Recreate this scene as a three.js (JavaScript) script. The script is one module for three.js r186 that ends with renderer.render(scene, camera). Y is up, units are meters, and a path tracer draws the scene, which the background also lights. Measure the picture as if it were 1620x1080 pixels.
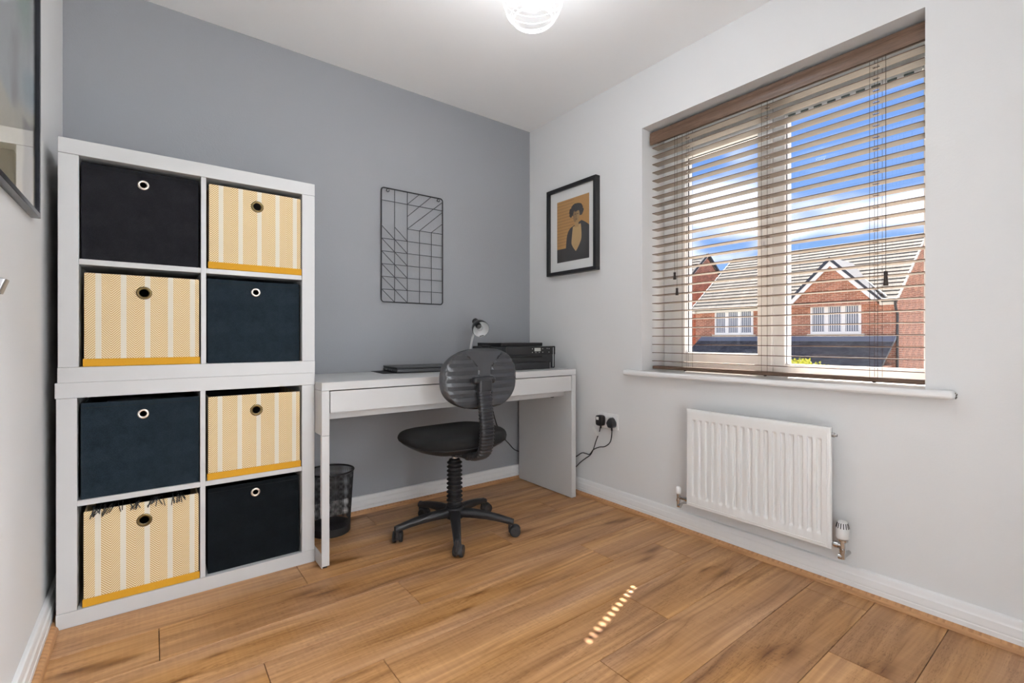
import * as THREE from 'three';
import { RoundedBoxGeometry } from 'three/addons/geometries/RoundedBoxGeometry.js';
import { RectAreaLightUniformsLib } from 'three/addons/lights/RectAreaLightUniformsLib.js';
import { mergeGeometries, toCreasedNormals } from 'three/addons/utils/BufferGeometryUtils.js';

/* ---------------- camera, sky, sun, exposure ---------------- */
const scene = new THREE.Scene();
const FOCAL = 748.37, YAW = 0.6521;
const camera = new THREE.PerspectiveCamera(2 * Math.atan(540 / FOCAL) * 180 / Math.PI, 1.5, 0.02, 400);
camera.position.set(-2.0371, 0.9165, 2.4705);
camera.rotation.y = -YAW;
camera.setViewOffset(1620, 1080, 0, 4.1, 1620, 1080);   // lens shifted slightly down
camera.updateProjectionMatrix();

const renderer = new THREE.WebGLRenderer();
renderer.toneMapping = THREE.LinearToneMapping;
renderer.toneMappingExposure = 0.99;
const LAMP_POWER = 0.85;                                    // candela of the ceiling bulb
const LANDING_FILL_POWER = 640;                                  // radiance of the fill panel added on the unseen landing
RectAreaLightUniformsLib.init();
const TILT = -0.022;                                         // turn of the blind's slats
renderer.shadowMap.enabled = true;
renderer.shadowMap.type = THREE.PCFSoftShadowMap;

const TO_SUN = new THREE.Vector3(1, 1.315, -0.32).normalize();
const sun = new THREE.DirectionalLight(0xfff6ea, 34);
sun.name = 'sun';
sun.position.copy(TO_SUN).multiplyScalar(40);
sun.castShadow = true;
sun.shadow.mapSize.set(4096, 4096);
Object.assign(sun.shadow.camera, { left: -16, right: 16, top: 16, bottom: -16, near: 1, far: 90 });
scene.add(sun, sun.target);

function rng(seed) { let a = seed >>> 0; return () => { a = (a + 0x6D2B79F5) >>> 0; let t = Math.imul(a ^ (a >>> 15), 1 | a); t = (t + Math.imul(t ^ (t >>> 7), 61 | t)) ^ t; return ((t ^ (t >>> 14)) >>> 0) / 4294967296; }; }
function hash2(x, y, s) { let h = Math.imul(x, 374761393) ^ Math.imul(y, 668265263) ^ Math.imul(s, 1274126177); h = Math.imul(h ^ (h >>> 13), 1274126177); return ((h ^ (h >>> 16)) >>> 0) / 4294967296; }
const sm = (t) => t * t * (3 - 2 * t), lerp = (a, b, t) => a + (b - a) * t, clamp = (v, a = 0, b = 1) => Math.min(b, Math.max(a, v)), step = (a, b, v) => sm(clamp((v - a) / (b - a)));
function vnoise(x, y, s = 0, px = 0, py = 0) {           // value noise, periodic where px / py are given
  const xi = Math.floor(x), yi = Math.floor(y), fx = sm(x - xi), fy = sm(y - yi);
  const w = (v, p) => p ? ((v % p) + p) % p : v;
  const a = hash2(w(xi, px), w(yi, py), s), b = hash2(w(xi + 1, px), w(yi, py), s), c = hash2(w(xi, px), w(yi + 1, py), s), d = hash2(w(xi + 1, px), w(yi + 1, py), s);
  return lerp(lerp(a, b, fx), lerp(c, d, fx), fy);
}
function fbm(x, y, s, oct = 4, px = 0, py = 0) { let v = 0, a = 0.5, n = 0; for (let i = 0; i < oct; i++) { v += a * vnoise(x, y, s + i, px, py); n += a; a *= 0.5; x *= 2; y *= 2; px *= 2; py *= 2; } return v / n; }

{ // blue sky with scattered white cumulus, the same all the way round
  const W = 1024, H = 512, d = new Float32Array(W * H * 4);
  for (let j = 0; j < H; j++) for (let i = 0; i < W; i++) {
    const el = ((j + 0.5) / H - 0.5) * Math.PI, az = ((i + 0.5) / W - 0.5) * 2 * Math.PI, k = (j * W + i) * 4;
    const y = Math.max(0, Math.sin(el)), t = Math.pow(1 - y, 3);
    let r = lerp(0.15, 0.40, t), g = lerp(0.36, 0.66, t), b = lerp(0.98, 1.06, t);
    const q = 1 / (y + 0.16), cx = Math.cos(el) * Math.cos(az) * q, cz = Math.cos(el) * Math.sin(az) * q;
    let c = fbm(cx * 1.7 + 5.6, cz * 1.7 + 1.9, 11, 6);
    c = step(0.49, 0.72, c) * 0.95 * step(-0.01, 0.05, y);
    const lit = 0.85 + 0.3 * fbm(cx * 3 + 1, cz * 3 + 5, 21, 3);
    r = lerp(r, 1.5 * lit, c); g = lerp(g, 1.52 * lit, c); b = lerp(b, 1.6 * lit, c);
    if (el < 0) { r = 0.35; g = 0.38; b = 0.40; }
    d[k] = r; d[k + 1] = g; d[k + 2] = b; d[k + 3] = 1;
  }
  const sky = new THREE.DataTexture(d, W, H, THREE.RGBAFormat, THREE.FloatType);
  sky.mapping = THREE.EquirectangularReflectionMapping; sky.magFilter = THREE.LinearFilter; sky.minFilter = THREE.LinearFilter; sky.wrapS = THREE.RepeatWrapping; sky.needsUpdate = true;
  scene.background = sky;
}

/* ---------------- helpers ---------------- */
const taken = new Map();
function numbered(name) { const n = taken.get(name) ?? 0; taken.set(name, n + 1); return n ? `${name}_${String(n).padStart(3, '0')}` : name; }
function shadows(o) { o.castShadow = true; o.receiveShadow = true; return o; }
function part(name, g, m, parent) { const o = shadows(new THREE.Mesh(Array.isArray(g) ? merge(g) : g, m)); o.name = name; parent.add(o); return o; }
function thing(name, label, category, pos = [0, 0, 0], group) { const o = new THREE.Group(); o.name = numbered(name); o.position.set(...pos); o.userData = { label, category }; if (group) o.userData.group = group; scene.add(o); return o; }
function structure(name, g, m) { const o = g ? shadows(new THREE.Mesh(Array.isArray(g) ? merge(g) : g, m)) : new THREE.Group(); o.name = name; o.userData.kind = 'structure'; scene.add(o); return o; }
function clean(g) { const n = g.index ? g.toNonIndexed() : g; for (const k of Object.keys(n.attributes)) if (!['position', 'normal', 'uv'].includes(k)) n.deleteAttribute(k); return n; }
function merge(list) { return mergeGeometries(list.map(clean)); }
function metreUV(g) {                                       // uv in metres on the plane each face is nearest to
  const n = g.index ? g.toNonIndexed() : g; if (!n.attributes.normal) n.computeVertexNormals();
  const p = n.attributes.position, uv = new Float32Array(p.count * 2), a = new THREE.Vector3(), b = new THREE.Vector3(), c = new THREE.Vector3();
  for (let i = 0; i < p.count; i += 3) {
    a.fromBufferAttribute(p, i); b.fromBufferAttribute(p, i + 1).sub(a); c.fromBufferAttribute(p, i + 2).sub(a); b.cross(c);
    const x = Math.abs(b.x), y = Math.abs(b.y), z = Math.abs(b.z);
    for (let k = i; k < i + 3; k++) { const X = p.getX(k), Y = p.getY(k), Z = p.getZ(k); const w = x >= y && x >= z ? [Z, Y] : y >= z ? [X, Z] : [X, Y]; uv[2 * k] = w[0]; uv[2 * k + 1] = w[1]; }
  }
  n.setAttribute('uv', new THREE.BufferAttribute(uv, 2)); return n;
}
function bx(x0, x1, y0, y1, z0, z1, r = 0, seg = 2) {
  const w = x1 - x0, h = y1 - y0, d = z1 - z0;
  const g = r ? new RoundedBoxGeometry(w, h, d, seg, Math.min(r, w / 2.01, h / 2.01, d / 2.01)) : new THREE.BoxGeometry(w, h, d);
  g.translate((x0 + x1) / 2, (y0 + y1) / 2, (z0 + z1) / 2); return metreUV(g);
}
function cyl(r0, r1, h, seg = 24, open = false) { return new THREE.CylinderGeometry(r1, r0, h, seg, 1, open); }   // r0 bottom, r1 top
function between(g, a, b) {                                  // turns a y-long geometry centred at 0 so that it runs a -> b
  const A = new THREE.Vector3(...a), B = new THREE.Vector3(...b), d = B.clone().sub(A);
  g.applyQuaternion(new THREE.Quaternion().setFromUnitVectors(new THREE.Vector3(0, 1, 0), d.clone().normalize())); g.translate(...A.add(B).multiplyScalar(0.5).toArray()); return g;
}
function bar(a, b, r, seg = 10) { return between(cyl(r, r, new THREE.Vector3(...a).distanceTo(new THREE.Vector3(...b)), seg), a, b); }
function tube(pts, r, seg = 60, rs = 8) { return new THREE.TubeGeometry(new THREE.CatmullRomCurve3(pts.map((p) => new THREE.Vector3(...p))), seg, r, rs); }
function lathe(pts, seg = 40) { return new THREE.LatheGeometry(pts.map((p) => new THREE.Vector2(...p)), seg); }
function poly(pts, depth, bevel = 0) { const s = new THREE.Shape(pts.map((p) => new THREE.Vector2(...p))); return new THREE.ExtrudeGeometry(s, { depth, bevelEnabled: bevel > 0, bevelThickness: bevel, bevelSize: bevel, bevelOffset: -bevel, bevelSegments: 2, curveSegments: 16 }); }
function grid(nu, nv, f, wrapU = false) {                    // surface from f(u, v) -> [x, y, z]
  const pos = [], uv = [], idx = [], cols = nu + 1;
  for (let j = 0; j <= nv; j++) for (let i = 0; i <= nu; i++) { const u = i / nu, v = j / nv; pos.push(...f(wrapU && i === nu ? 0 : u, v)); uv.push(u, v); }
  for (let j = 0; j < nv; j++) for (let i = 0; i < nu; i++) { const a = j * cols + i; idx.push(a, a + 1, a + cols, a + 1, a + cols + 1, a + cols); }
  const g = new THREE.BufferGeometry(); g.setAttribute('position', new THREE.Float32BufferAttribute(pos, 3)); g.setAttribute('uv', new THREE.Float32BufferAttribute(uv, 2)); g.setIndex(idx); g.computeVertexNormals(); return g;
}
const superell = (a, n) => [Math.sign(Math.cos(a)) * Math.abs(Math.cos(a)) ** (2 / n), Math.sign(Math.sin(a)) * Math.abs(Math.sin(a)) ** (2 / n)];
function stack(layers, rx, rz, n, seg = 56) {                // closed body: layers of [y, scale], each a superellipse
  const L = layers.length - 1;
  return grid(seg, L, (u, v) => { const [y, s] = layers[Math.round(v * L)], e = superell(-u * 2 * Math.PI, n); return [e[0] * rx * s, y, e[1] * rz * s]; }, true);
}
function texture(w, h, f, srgb = true, repeat = [1, 1]) {
  const d = new Uint8Array(w * h * 4);
  for (let j = 0; j < h; j++) for (let i = 0; i < w; i++) { const c = f(i / w, j / h, i, j), k = (j * w + i) * 4; d[k] = clamp(c[0], 0, 255); d[k + 1] = clamp(c[1], 0, 255); d[k + 2] = clamp(c[2], 0, 255); d[k + 3] = 255; }
  const t = new THREE.DataTexture(d, w, h); t.wrapS = t.wrapT = THREE.RepeatWrapping; t.magFilter = THREE.LinearFilter; t.minFilter = THREE.LinearMipmapLinearFilter; t.generateMipmaps = true;
  if (srgb) t.colorSpace = THREE.SRGBColorSpace; t.repeat.set(...repeat); t.needsUpdate = true; return t;
}
const std = (o) => new THREE.MeshStandardMaterial(o), phys = (o) => new THREE.MeshPhysicalMaterial(o);

/* ---------------- materials ---------------- */
const rollerBump = texture(256, 256, (u, v) => { const n = 255 * fbm(u * 48, v * 48, 3, 3, 48, 48); return [n, n, n]; }, false, [1 / 0.22, 1 / 0.22]);
const weave = texture(128, 128, (u, v, i, j) => { const n = 120 + 70 * (((i >> 1) + (j >> 1)) & 1) + 60 * (hash2(i, j, 5) - 0.5); return [n, n, n]; }, false, [1 / 0.06, 1 / 0.06]);
const M = {
  white: std({ color: 0xe2e2e2, roughness: 0.85, bumpMap: rollerBump, bumpScale: 0.0002 }),
  ceiling: std({ color: 0xf8f8f8, roughness: 0.9, bumpMap: rollerBump, bumpScale: 0.0002 }),
  grey: std({ color: 0x97999d, roughness: 0.7, bumpMap: rollerBump, bumpScale: 0.0003 }),
  gloss: std({ color: 0xeeeeee, roughness: 0.32 }),
  upvc: std({ color: 0xf0f0ee, roughness: 0.3 }),
  pane: phys({ color: 0xffffff, roughness: 0.0, transmission: 1, thickness: 0, ior: 1.5 }),
  laminate: std({ color: 0xcbcbcb, roughness: 0.36 }),
  hole: std({ color: 0x1b1b1b, roughness: 0.9 }),
  blackPlastic: std({ color: 0x232427, roughness: 0.45 }),
  blackSoft: std({ color: 0x1a1b1d, roughness: 0.6 }),
  blackMetal: std({ color: 0x2a2b2e, roughness: 0.4, metalness: 0.3 }),
  blackFabric: std({ color: 0x0f0f10, roughness: 0.95, bumpMap: weave, bumpScale: 0.0006 }),
  chrome: std({ color: 0xc9c9c9, roughness: 0.18, metalness: 1 }),
  steel: std({ color: 0xb5b5b6, roughness: 0.32, metalness: 1 }),
  bronze: std({ color: 0x6a5a3c, roughness: 0.35, metalness: 1 }),
  cord: std({ color: 0x141415, roughness: 0.5 }),
  enamel: std({ color: 0xececeb, roughness: 0.28 }),
  paper: std({ color: 0xe8e8e6, roughness: 0.8 }),
};

/* ---------------- room shell ---------------- */
const XL = -2.304, ZF = 2.78, H = 2.313, WIN = { z0: 0.92, z1: 2.056, y0: 0.745, y1: 2.015 };
function wallWithHole(x0, x1, zA, zB, yA, yB) {
  const s = new THREE.Shape([[-zA, yA], [-zB, yA], [-zB, yB], [-zA, yB]].map((p) => new THREE.Vector2(...p)));
  s.holes.push(new THREE.Path([[-WIN.z0, WIN.y0], [-WIN.z0, WIN.y1], [-WIN.z1, WIN.y1], [-WIN.z1, WIN.y0]].map((p) => new THREE.Vector2(...p))));
  const g = new THREE.ExtrudeGeometry(s, { depth: x1 - x0, bevelEnabled: false });
  g.rotateY(Math.PI / 2); g.translate(x0, 0, 0); return metreUV(g);
}
structure('wall_back', bx(XL - 0.2, 0, -0.02, H, -0.2, 0), M.grey);
structure('wall_left', bx(XL - 0.2, XL, -0.02, H, 0, ZF), M.white);
const DR = { x0: -1.75, x1: -0.9, y1: 2.0 };               // doorway added behind the camera to let the fill light in
structure('wall_front', [bx(XL - 0.2, DR.x0, -0.02, H, ZF, ZF + 0.1), bx(DR.x1, 0, -0.02, H, ZF, ZF + 0.1), bx(DR.x0, DR.x1, DR.y1, H, ZF, ZF + 0.1)], M.white);
structure('ceiling', bx(XL - 0.6, 0.3, H, H + 0.2, -0.2, ZF + 1.5), M.ceiling);
structure('wall_right', wallWithHole(0, 0.2, -0.2, ZF + 1.5, -0.02, H), M.white);

// laminate floor: every board is its own piece
function plankTexture(seed) {
  const r = rng(seed), tone = lerp(-7, 8, r()), knots = Array.from({ length: 2 }, () => [r(), 0.2 + 0.6 * r(), 0.012 + 0.014 * r()]);
  return texture(1024, 176, (u, v) => {
    const x = u * 1.268, y = v * 0.19;
    let bend = 0.05 * (fbm(x * 1.4 + seed, y * 3, seed, 3) - 0.5), k = 0;
    for (const [kx, ky, kr] of knots) { const dx = (x - kx * 1.268) / (kr * 4), dy = (y - ky * 0.19) / kr, d = dx * dx + dy * dy; bend += 0.016 * Math.exp(-d * 0.5) * Math.sign(dy || 1); k += Math.exp(-d * 2.2); }
    const yy = y + bend;
    const broad = fbm(x * 2.2 + seed * 3, yy * 22, seed + 3, 3);
    const streak = fbm(x * 2.2 + seed, yy * 95, seed + 5, 4);
    const dark = Math.pow(1 - Math.abs(2 * fbm(x * 1.8 + 4, yy * 26, seed + 8, 3) - 1), 9);
    const pore = step(0.66, 0.85, vnoise(x * 70, yy * 1100, seed + 9)) * step(0.35, 0.6, fbm(x * 5, yy * 30, seed + 12, 2));
    const saw = fbm(x * 160, y * 9, seed + 10, 2) - 0.5;
    const L = (broad - 0.5) * 52 + (streak - 0.5) * 56 - dark * 30 * step(0.3, 0.7, fbm(x * 3, yy * 12, seed + 14, 2)) - pore * 24 - k * 56 + saw * 9 + tone;
    const warm = (fbm(x * 1.5 + 9, yy * 10, seed + 15, 2) - 0.5) * 26;
    return [184 + L + warm * 0.4, 137 + L * 0.94, 91 + L * 0.86 - warm];
  });
}
const plankMats = Array.from({ length: 8 }, (_, k) => { const t = plankTexture(31 + k * 17); return std({ map: t, roughness: 0.42, bumpMap: t, bumpScale: 0.0005 }); });
function plankGeo(x0, x1, z0, z1, u0, u1, flip) {            // chamfered board, top at y = 0
  const c = 0.0008, e = 0.0009, yb = -0.009, X = [x0 + e, x1 - e], Z = [z0 + e, z1 - e], xi = [x0 + e + c, x1 - e - c], zi = [z0 + e + c, z1 - e - c];
  const ring = (xs, zs, y) => [[xs[0], y, zs[0]], [xs[1], y, zs[0]], [xs[1], y, zs[1]], [xs[0], y, zs[1]]];
  const v = [...ring(X, Z, yb), ...ring(X, Z, -c), ...ring(xi, zi, 0)], tri = [8, 11, 10, 8, 10, 9];
  for (const b of [0, 4]) for (let k = 0; k < 4; k++) { const n = (k + 1) % 4; tri.push(b + k, b + k + 4, b + n + 4, b + k, b + n + 4, b + n); }
  const pos = [], uv = [];
  for (const i of tri) { pos.push(...v[i]); const s = (v[i][0] - x0) / (x1 - x0), t = (v[i][2] - z0) / (z1 - z0); uv.push(lerp(u0, u1, flip ? 1 - s : s), flip ? 1 - t : t); }
  const g = new THREE.BufferGeometry(); g.setAttribute('position', new THREE.Float32BufferAttribute(pos, 3)); g.setAttribute('uv', new THREE.Float32BufferAttribute(uv, 2)); g.computeVertexNormals(); return g;
}
{
  const floor = structure('floor');
  part('underlay', bx(XL - 0.2, 0.02, -0.05, -0.0095, -0.02, ZF + 0.02), std({ color: 0x3a2818, roughness: 0.9 }), floor);
  const LEN = 1.268, joint = { '-1': -0.8, 0: -1.15, 1: -0.62, 2: -0.302, 3: -0.749, 4: -0.027, 5: -0.515, 6: -0.24, 7: -0.69, 8: -1.02, 9: -0.12, 10: -0.456, 11: -0.9, 12: -0.3 };
  const r = rng(5);
  for (let row = -1; row <= 12; row++) {
    const z0 = Math.max(-0.0, 0.03 + 0.19 * row), z1 = Math.min(ZF, 0.03 + 0.19 * (row + 1)); if (z1 - z0 < 0.02) continue;
    for (let k = -3; k <= 2; k++) {
      const a = joint[row] + k * LEN, b = a + LEN, x0 = Math.max(a, XL), x1 = Math.min(b, 0); if (x1 - x0 < 0.01) continue;
      const n = Math.floor(r() * plankMats.length), flip = r() > 0.5;
      part('plank', plankGeo(x0, x1, z0, z1, (x0 - a) / LEN, (x1 - a) / LEN, flip), plankMats[n], floor);
    }
  }
}
{ // unseen landing added behind the doorway, its ceiling panel is the room's fill
  const z0 = ZF + 0.1, z1 = ZF + 1.3;
  structure('floor_added_landing', bx(XL - 0.5, 0, -0.05, -0.001, z0 - 0.1, z1 + 0.2), std({ color: 0xe2e0da, roughness: 0.95 }));  // pale so that the added landing bounces light up to the ceiling
  structure('wall_added_landing_front', bx(XL - 0.5, 0, -0.001, H, z1, z1 + 0.2), M.white);
  structure('wall_added_landing_left', bx(XL - 0.6, XL - 0.4, -0.001, H, z0, z1), M.white);
  const d = structure('added_door_1');  // door opening added together with the landing for the fill
  part('door_lining', [bx(DR.x0, DR.x0 + 0.025, 0, DR.y1 - 0.025, ZF - 0.002, z0 + 0.002), bx(DR.x1 - 0.025, DR.x1, 0, DR.y1 - 0.025, ZF - 0.002, z0 + 0.002), bx(DR.x0, DR.x1, DR.y1 - 0.025, DR.y1, ZF - 0.002, z0 + 0.002)], M.gloss, d);
  part('architrave', [bx(DR.x0 - 0.055, DR.x0 + 0.008, 0, DR.y1 + 0.055, ZF - 0.016, ZF - 0.0021, 0.004), bx(DR.x1 - 0.008, DR.x1 + 0.055, 0, DR.y1 + 0.055, ZF - 0.016, ZF - 0.0021, 0.004), bx(DR.x0 + 0.0081, DR.x1 - 0.0081, DR.y1 - 0.008, DR.y1 + 0.055, ZF - 0.016, ZF - 0.0021, 0.004)], M.gloss, d);
  const lf = thing('added_fill_panel', 'white fill panel added on the unseen landing ceiling', 'ceiling light', [-0.46, H, z0 + 0.52]);  // unseen panel, added to brighten the room
  part('panel_frame', [bx(-0.32, 0.32, -0.03, -0.0005, -0.17, -0.15, 0.003), bx(-0.32, 0.32, -0.03, -0.0005, 0.15, 0.17, 0.003), bx(-0.32, -0.3, -0.03, -0.0005, -0.1499, 0.1499, 0.003), bx(0.3, 0.32, -0.03, -0.0005, -0.1499, 0.1499, 0.003)], M.gloss, lf);
  part('light_diffuser', bx(-0.299, 0.299, -0.024, -0.012, -0.149, 0.149), std({ color: 0xffffff, emissive: 0xf4f8ff, emissiveIntensity: 2, roughness: 0.5 }), lf);
  const l = new THREE.RectAreaLight(0xf0f5fb, LANDING_FILL_POWER, 0.58, 0.28); l.name = 'landing_fill_glow'; l.position.set(0, -0.028, 0); l.rotation.x = -Math.PI / 2; lf.add(l);
}
// skirting boards with two grooves, and the wood-look bead at their foot
const skirt = [[0, 0.012], [0.0185, 0.012], [0.0185, 0.034], [0.0165, 0.036], [0.0165, 0.0395], [0.0185, 0.0415], [0.0175, 0.064], [0.0145, 0.067], [0.0135, 0.0715], [0.0135, 0.079], [0.0105, 0.087], [0.006, 0.09], [0, 0.09]];
const beadShape = [[0, 0.0005]]; for (let k = 0; k <= 8; k++) { const a = k / 8 * Math.PI / 2; beadShape.push([0.0195 + 0.0175 * Math.cos(a), 0.0008 + 0.019 * Math.sin(a)]); } beadShape.push([0, 0.0195]);
const beadTex = texture(512, 64, (u, v) => { const n = fbm(u * 10, v * 14, 77, 4, 10, 14) - 0.5; return [184 + n * 60, 136 + n * 56, 92 + n * 46]; });
beadTex.repeat.set(1.2, 12);
M.bead = std({ map: beadTex, roughness: 0.5 });
function moulding(shape, len) { return new THREE.ExtrudeGeometry(new THREE.Shape(shape.map((p) => new THREE.Vector2(...p))), { depth: len, bevelEnabled: false }); }
function run(name, len, turn, x, z) {
  const o = structure(name); o.position.set(x, 0, z); o.rotation.y = turn;
  part('skirting', toCreasedNormals(moulding(skirt, len), 0.6), M.gloss, o);
  part('floor_bead', toCreasedNormals(metreUV(moulding(beadShape, len)), 0.6), M.bead, o);
}
run('baseboard_back', -XL, -Math.PI / 2, 0, 0.0003);        // local x points into the room, local z along the wall
run('baseboard_left', ZF, 0, XL + 0.0003, 0);
run('baseboard_right', ZF, Math.PI, -0.0003, ZF);

/* ---------------- window ---------------- */
{
  const w = structure('window_1');
  const X0 = 0.192, X1 = 0.262, { z0, z1, y0, y1 } = WIN, F = 0.006;
  const mz0 = 1.478, mz1 = 1.54;                              // mullion
  const yb = 0.8, yt = 1.908;
  part('window_frame', [bx(X0 + 0.0005, X1 - 0.0005, y0, yb, 0.97, 2.02, F), bx(X0 + 0.0005, X1 - 0.0005, yt, y1, 0.97, 2.02, F), bx(X0, X1, y0, y1, z0, 0.978, F), bx(X0, X1, y0, y1, 2.012, z1, F), bx(X0 + 0.001, X1 - 0.001, yb - 0.01, yt + 0.01, mz0, mz1, F)], M.upvc, w);
  const s0 = 0.972, s1 = 1.492, sb = 0.786, st = 1.92, XS = 0.18;
  const sash = part('opening_sash', [bx(XS + 0.0006, X1 - 0.0125, sb + 0.0006, 0.847, 1.045, 1.435, 0.008), bx(XS + 0.0006, X1 - 0.0125, 1.862, st - 0.0006, 1.045, 1.435, 0.008), bx(XS, X1 - 0.012, sb, st, s0, 1.055, 0.008), bx(XS, X1 - 0.012, sb, st, 1.424, s1, 0.008)], M.upvc, w);
  part('window_pane', bx(0.222, 0.224, 0.83, 1.88, 1.03, 1.44), M.pane, sash).userData.label = 'clear pane in the opening sash';
  const gk = std({ color: 0x39424a, roughness: 0.6 });
  const ring = (x, a, b, c, d, t) => [bx(x, x + 0.004, c, c + t, a + t, b - t), bx(x, x + 0.004, d - t, d, a + t, b - t), bx(x, x + 0.004, c, d, a, a + t), bx(x, x + 0.004, c, d, b - t, b)];
  part('gasket', ring(0.21, 1.052, 1.427, 0.844, 1.865, 0.006), gk, sash);
  part('gasket', ring(0.207, 1.537, 2.015, 0.797, 1.911, 0.005), gk, w);
  part('window_pane', bx(0.222, 0.224, 0.78, 1.93, 1.52, 2.03), M.pane, w);
  part('glazing_bead', [bx(0.195, 0.22, 0.79, 0.806, 1.54, 2.012, 0.004), bx(0.195, 0.22, 1.9, 1.915, 1.54, 2.012, 0.004)], M.upvc, w);
  const hd = part('handle', [bx(0.168, 0.181, 1.29, 1.36, 1.445, 1.468, 0.006), bx(0.15, 0.17, 1.322, 1.34, 1.449, 1.464, 0.006), bx(0.143, 0.156, 1.335, 1.43, 1.448, 1.465, 0.006)], std({ color: 0xdedede, roughness: 0.3 }), w);
  const vent = part('trickle_vent', bx(0.182, 0.2, 1.884, 1.935, 1.545, 2.008, 0.003), M.upvc, w);
  for (let k = 0; k < 9; k++) part('vent_slot', bx(0.1805, 0.1835, 1.888, 1.896, 1.558 + k * 0.05, 1.588 + k * 0.05, 0.0012), std({ color: 0x55605c, roughness: 0.7 }), vent);
  const sill = [bx(-0.036, 0.2, 0.725, 0.752, z0 + 0.001, z1 - 0.001, 0.004), bx(-0.042, 0.0005, 0.725, 0.752, 0.822, 2.135, 0.011, 4)];
  part('window_sill', sill, M.gloss, w);
  const rs = rng(8), chips = [];
  for (let k = 0; k < 10; k++) { const g = new THREE.IcosahedronGeometry(0.0022 + 0.002 * rs(), 0); g.scale(1, 1, 0.35); g.translate(-0.004 - 0.034 * rs(), 0.728 + 0.022 * rs(), 2.1352); chips.push(g); }
  part('chipped_paint', chips, std({ color: 0x6a6660, roughness: 0.95 }), w).userData.kind = 'stuff';
  part('outer_sill', bx(0.24, 0.36, 0.725, 0.752, z0 + 0.002, z1 - 0.002, 0.004), M.upvc, w);
}

/* ---------------- outside: own house front, ground, houses across the road ---------------- */
function brickMaterial(a, seed) {
  const t = texture(512, 512, (u, v, i, j) => {              // 0.9 m square: 4 bricks by 12 courses
    const cy = v * 12, row = Math.floor(cy), cx = u * 4 + (row & 1 ? 0.5 : 0), col = Math.floor(cx), fx = cx - col, fy = cy - row;
    const edge = fx < 0.045 || fy < 0.14, n = fbm(u * 40, v * 40, seed, 3, 40, 40) - 0.5, h = hash2(((col % 4) + 4) % 4, row, seed);
    if (edge) return [206 + n * 40, 186 + n * 40, 164 + n * 40];
    const d = (h - 0.5) * 46 + n * 44; return [a[0] + d, a[1] + d * 0.8, a[2] + d * 0.7];
  }, true, [1 / 0.9, 1 / 0.9]);
  return std({ map: t, roughness: 0.9 });
}
const brick = brickMaterial([164, 104, 80], 41);
structure('wall_exterior', wallWithHole(0.2, 0.3, -4, 8, -2.75, 2.4), brick);
structure('trim_1', [bx(0.2, 0.6, 2.3, 2.315, -4, 8), bx(0.6, 0.63, 2.3, 2.48, -4, 8), bx(0.63, 0.74, 2.28, 2.37, -4, 8, 0.012)], M.upvc);   // soffit, fascia and gutter of this house
{
  const tg = texture(512, 512, (u, v) => { const n = fbm(u * 12, v * 12, 9, 5, 12, 12) - 0.5; return [150 + n * 50, 148 + n * 50, 140 + n * 48]; }, true, [1 / 7, 1 / 7]);
  structure('ground', bx(-40, 90, -2.95, -2.75, -90, 70), std({ map: tg, roughness: 0.95 }));
}
const tileTex = texture(512, 256, (u, v) => { const n = fbm(u * 24, v * 12, 15, 4, 24, 12) - 0.5, s = hash2(Math.floor(u * 8), Math.floor(v * 4), 3) - 0.5; return [82 + n * 38 + s * 16, 79 + n * 37 + s * 15, 74 + n * 35 + s * 15]; }, true, [0.4, 0.8]);
const slateTex = texture(256, 256, (u, v) => { const n = fbm(u * 16, v * 16, 19, 4, 16, 16) - 0.5, s = hash2(Math.floor(u * 6), Math.floor(v * 6), 4) - 0.5; return [72 + n * 44 + s * 18, 70 + n * 42 + s * 17, 68 + n * 40 + s * 16]; }, true, [0.6, 0.6]);
const X = {
  tile: std({ map: tileTex, roughness: 0.9 }), slate: std({ map: slateTex, roughness: 0.75 }), gablet: std({ color: 0x343a46, roughness: 0.8 }), lead: std({ color: 0x767d88, roughness: 0.6 }), verge: std({ color: 0xd9d7d0, roughness: 0.8 }), dark: std({ color: 0x26282c, roughness: 0.5 }),
  soffit: std({ color: 0xe6e2d6, roughness: 0.6 }), room: std({ color: 0x353a42, roughness: 0.9 }), slat: std({ color: 0xd8dade, roughness: 0.8 }), cream: std({ color: 0xdfd8c6, roughness: 0.8 }),
};
function slope(x0, y0, x1, y1, z0, z1, t) {                  // a slab that climbs from (x0, y0) to (x1, y1)
  const a = Math.atan2(y1 - y0, x1 - x0), L = Math.hypot(x1 - x0, y1 - y0);
  const g = new THREE.BoxGeometry(L, t, z1 - z0); g.translate(L / 2, t / 2, 0); const m = metreUV(g); m.rotateZ(a); m.translate(x0, y0, (z0 + z1) / 2); return m;
}
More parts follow.
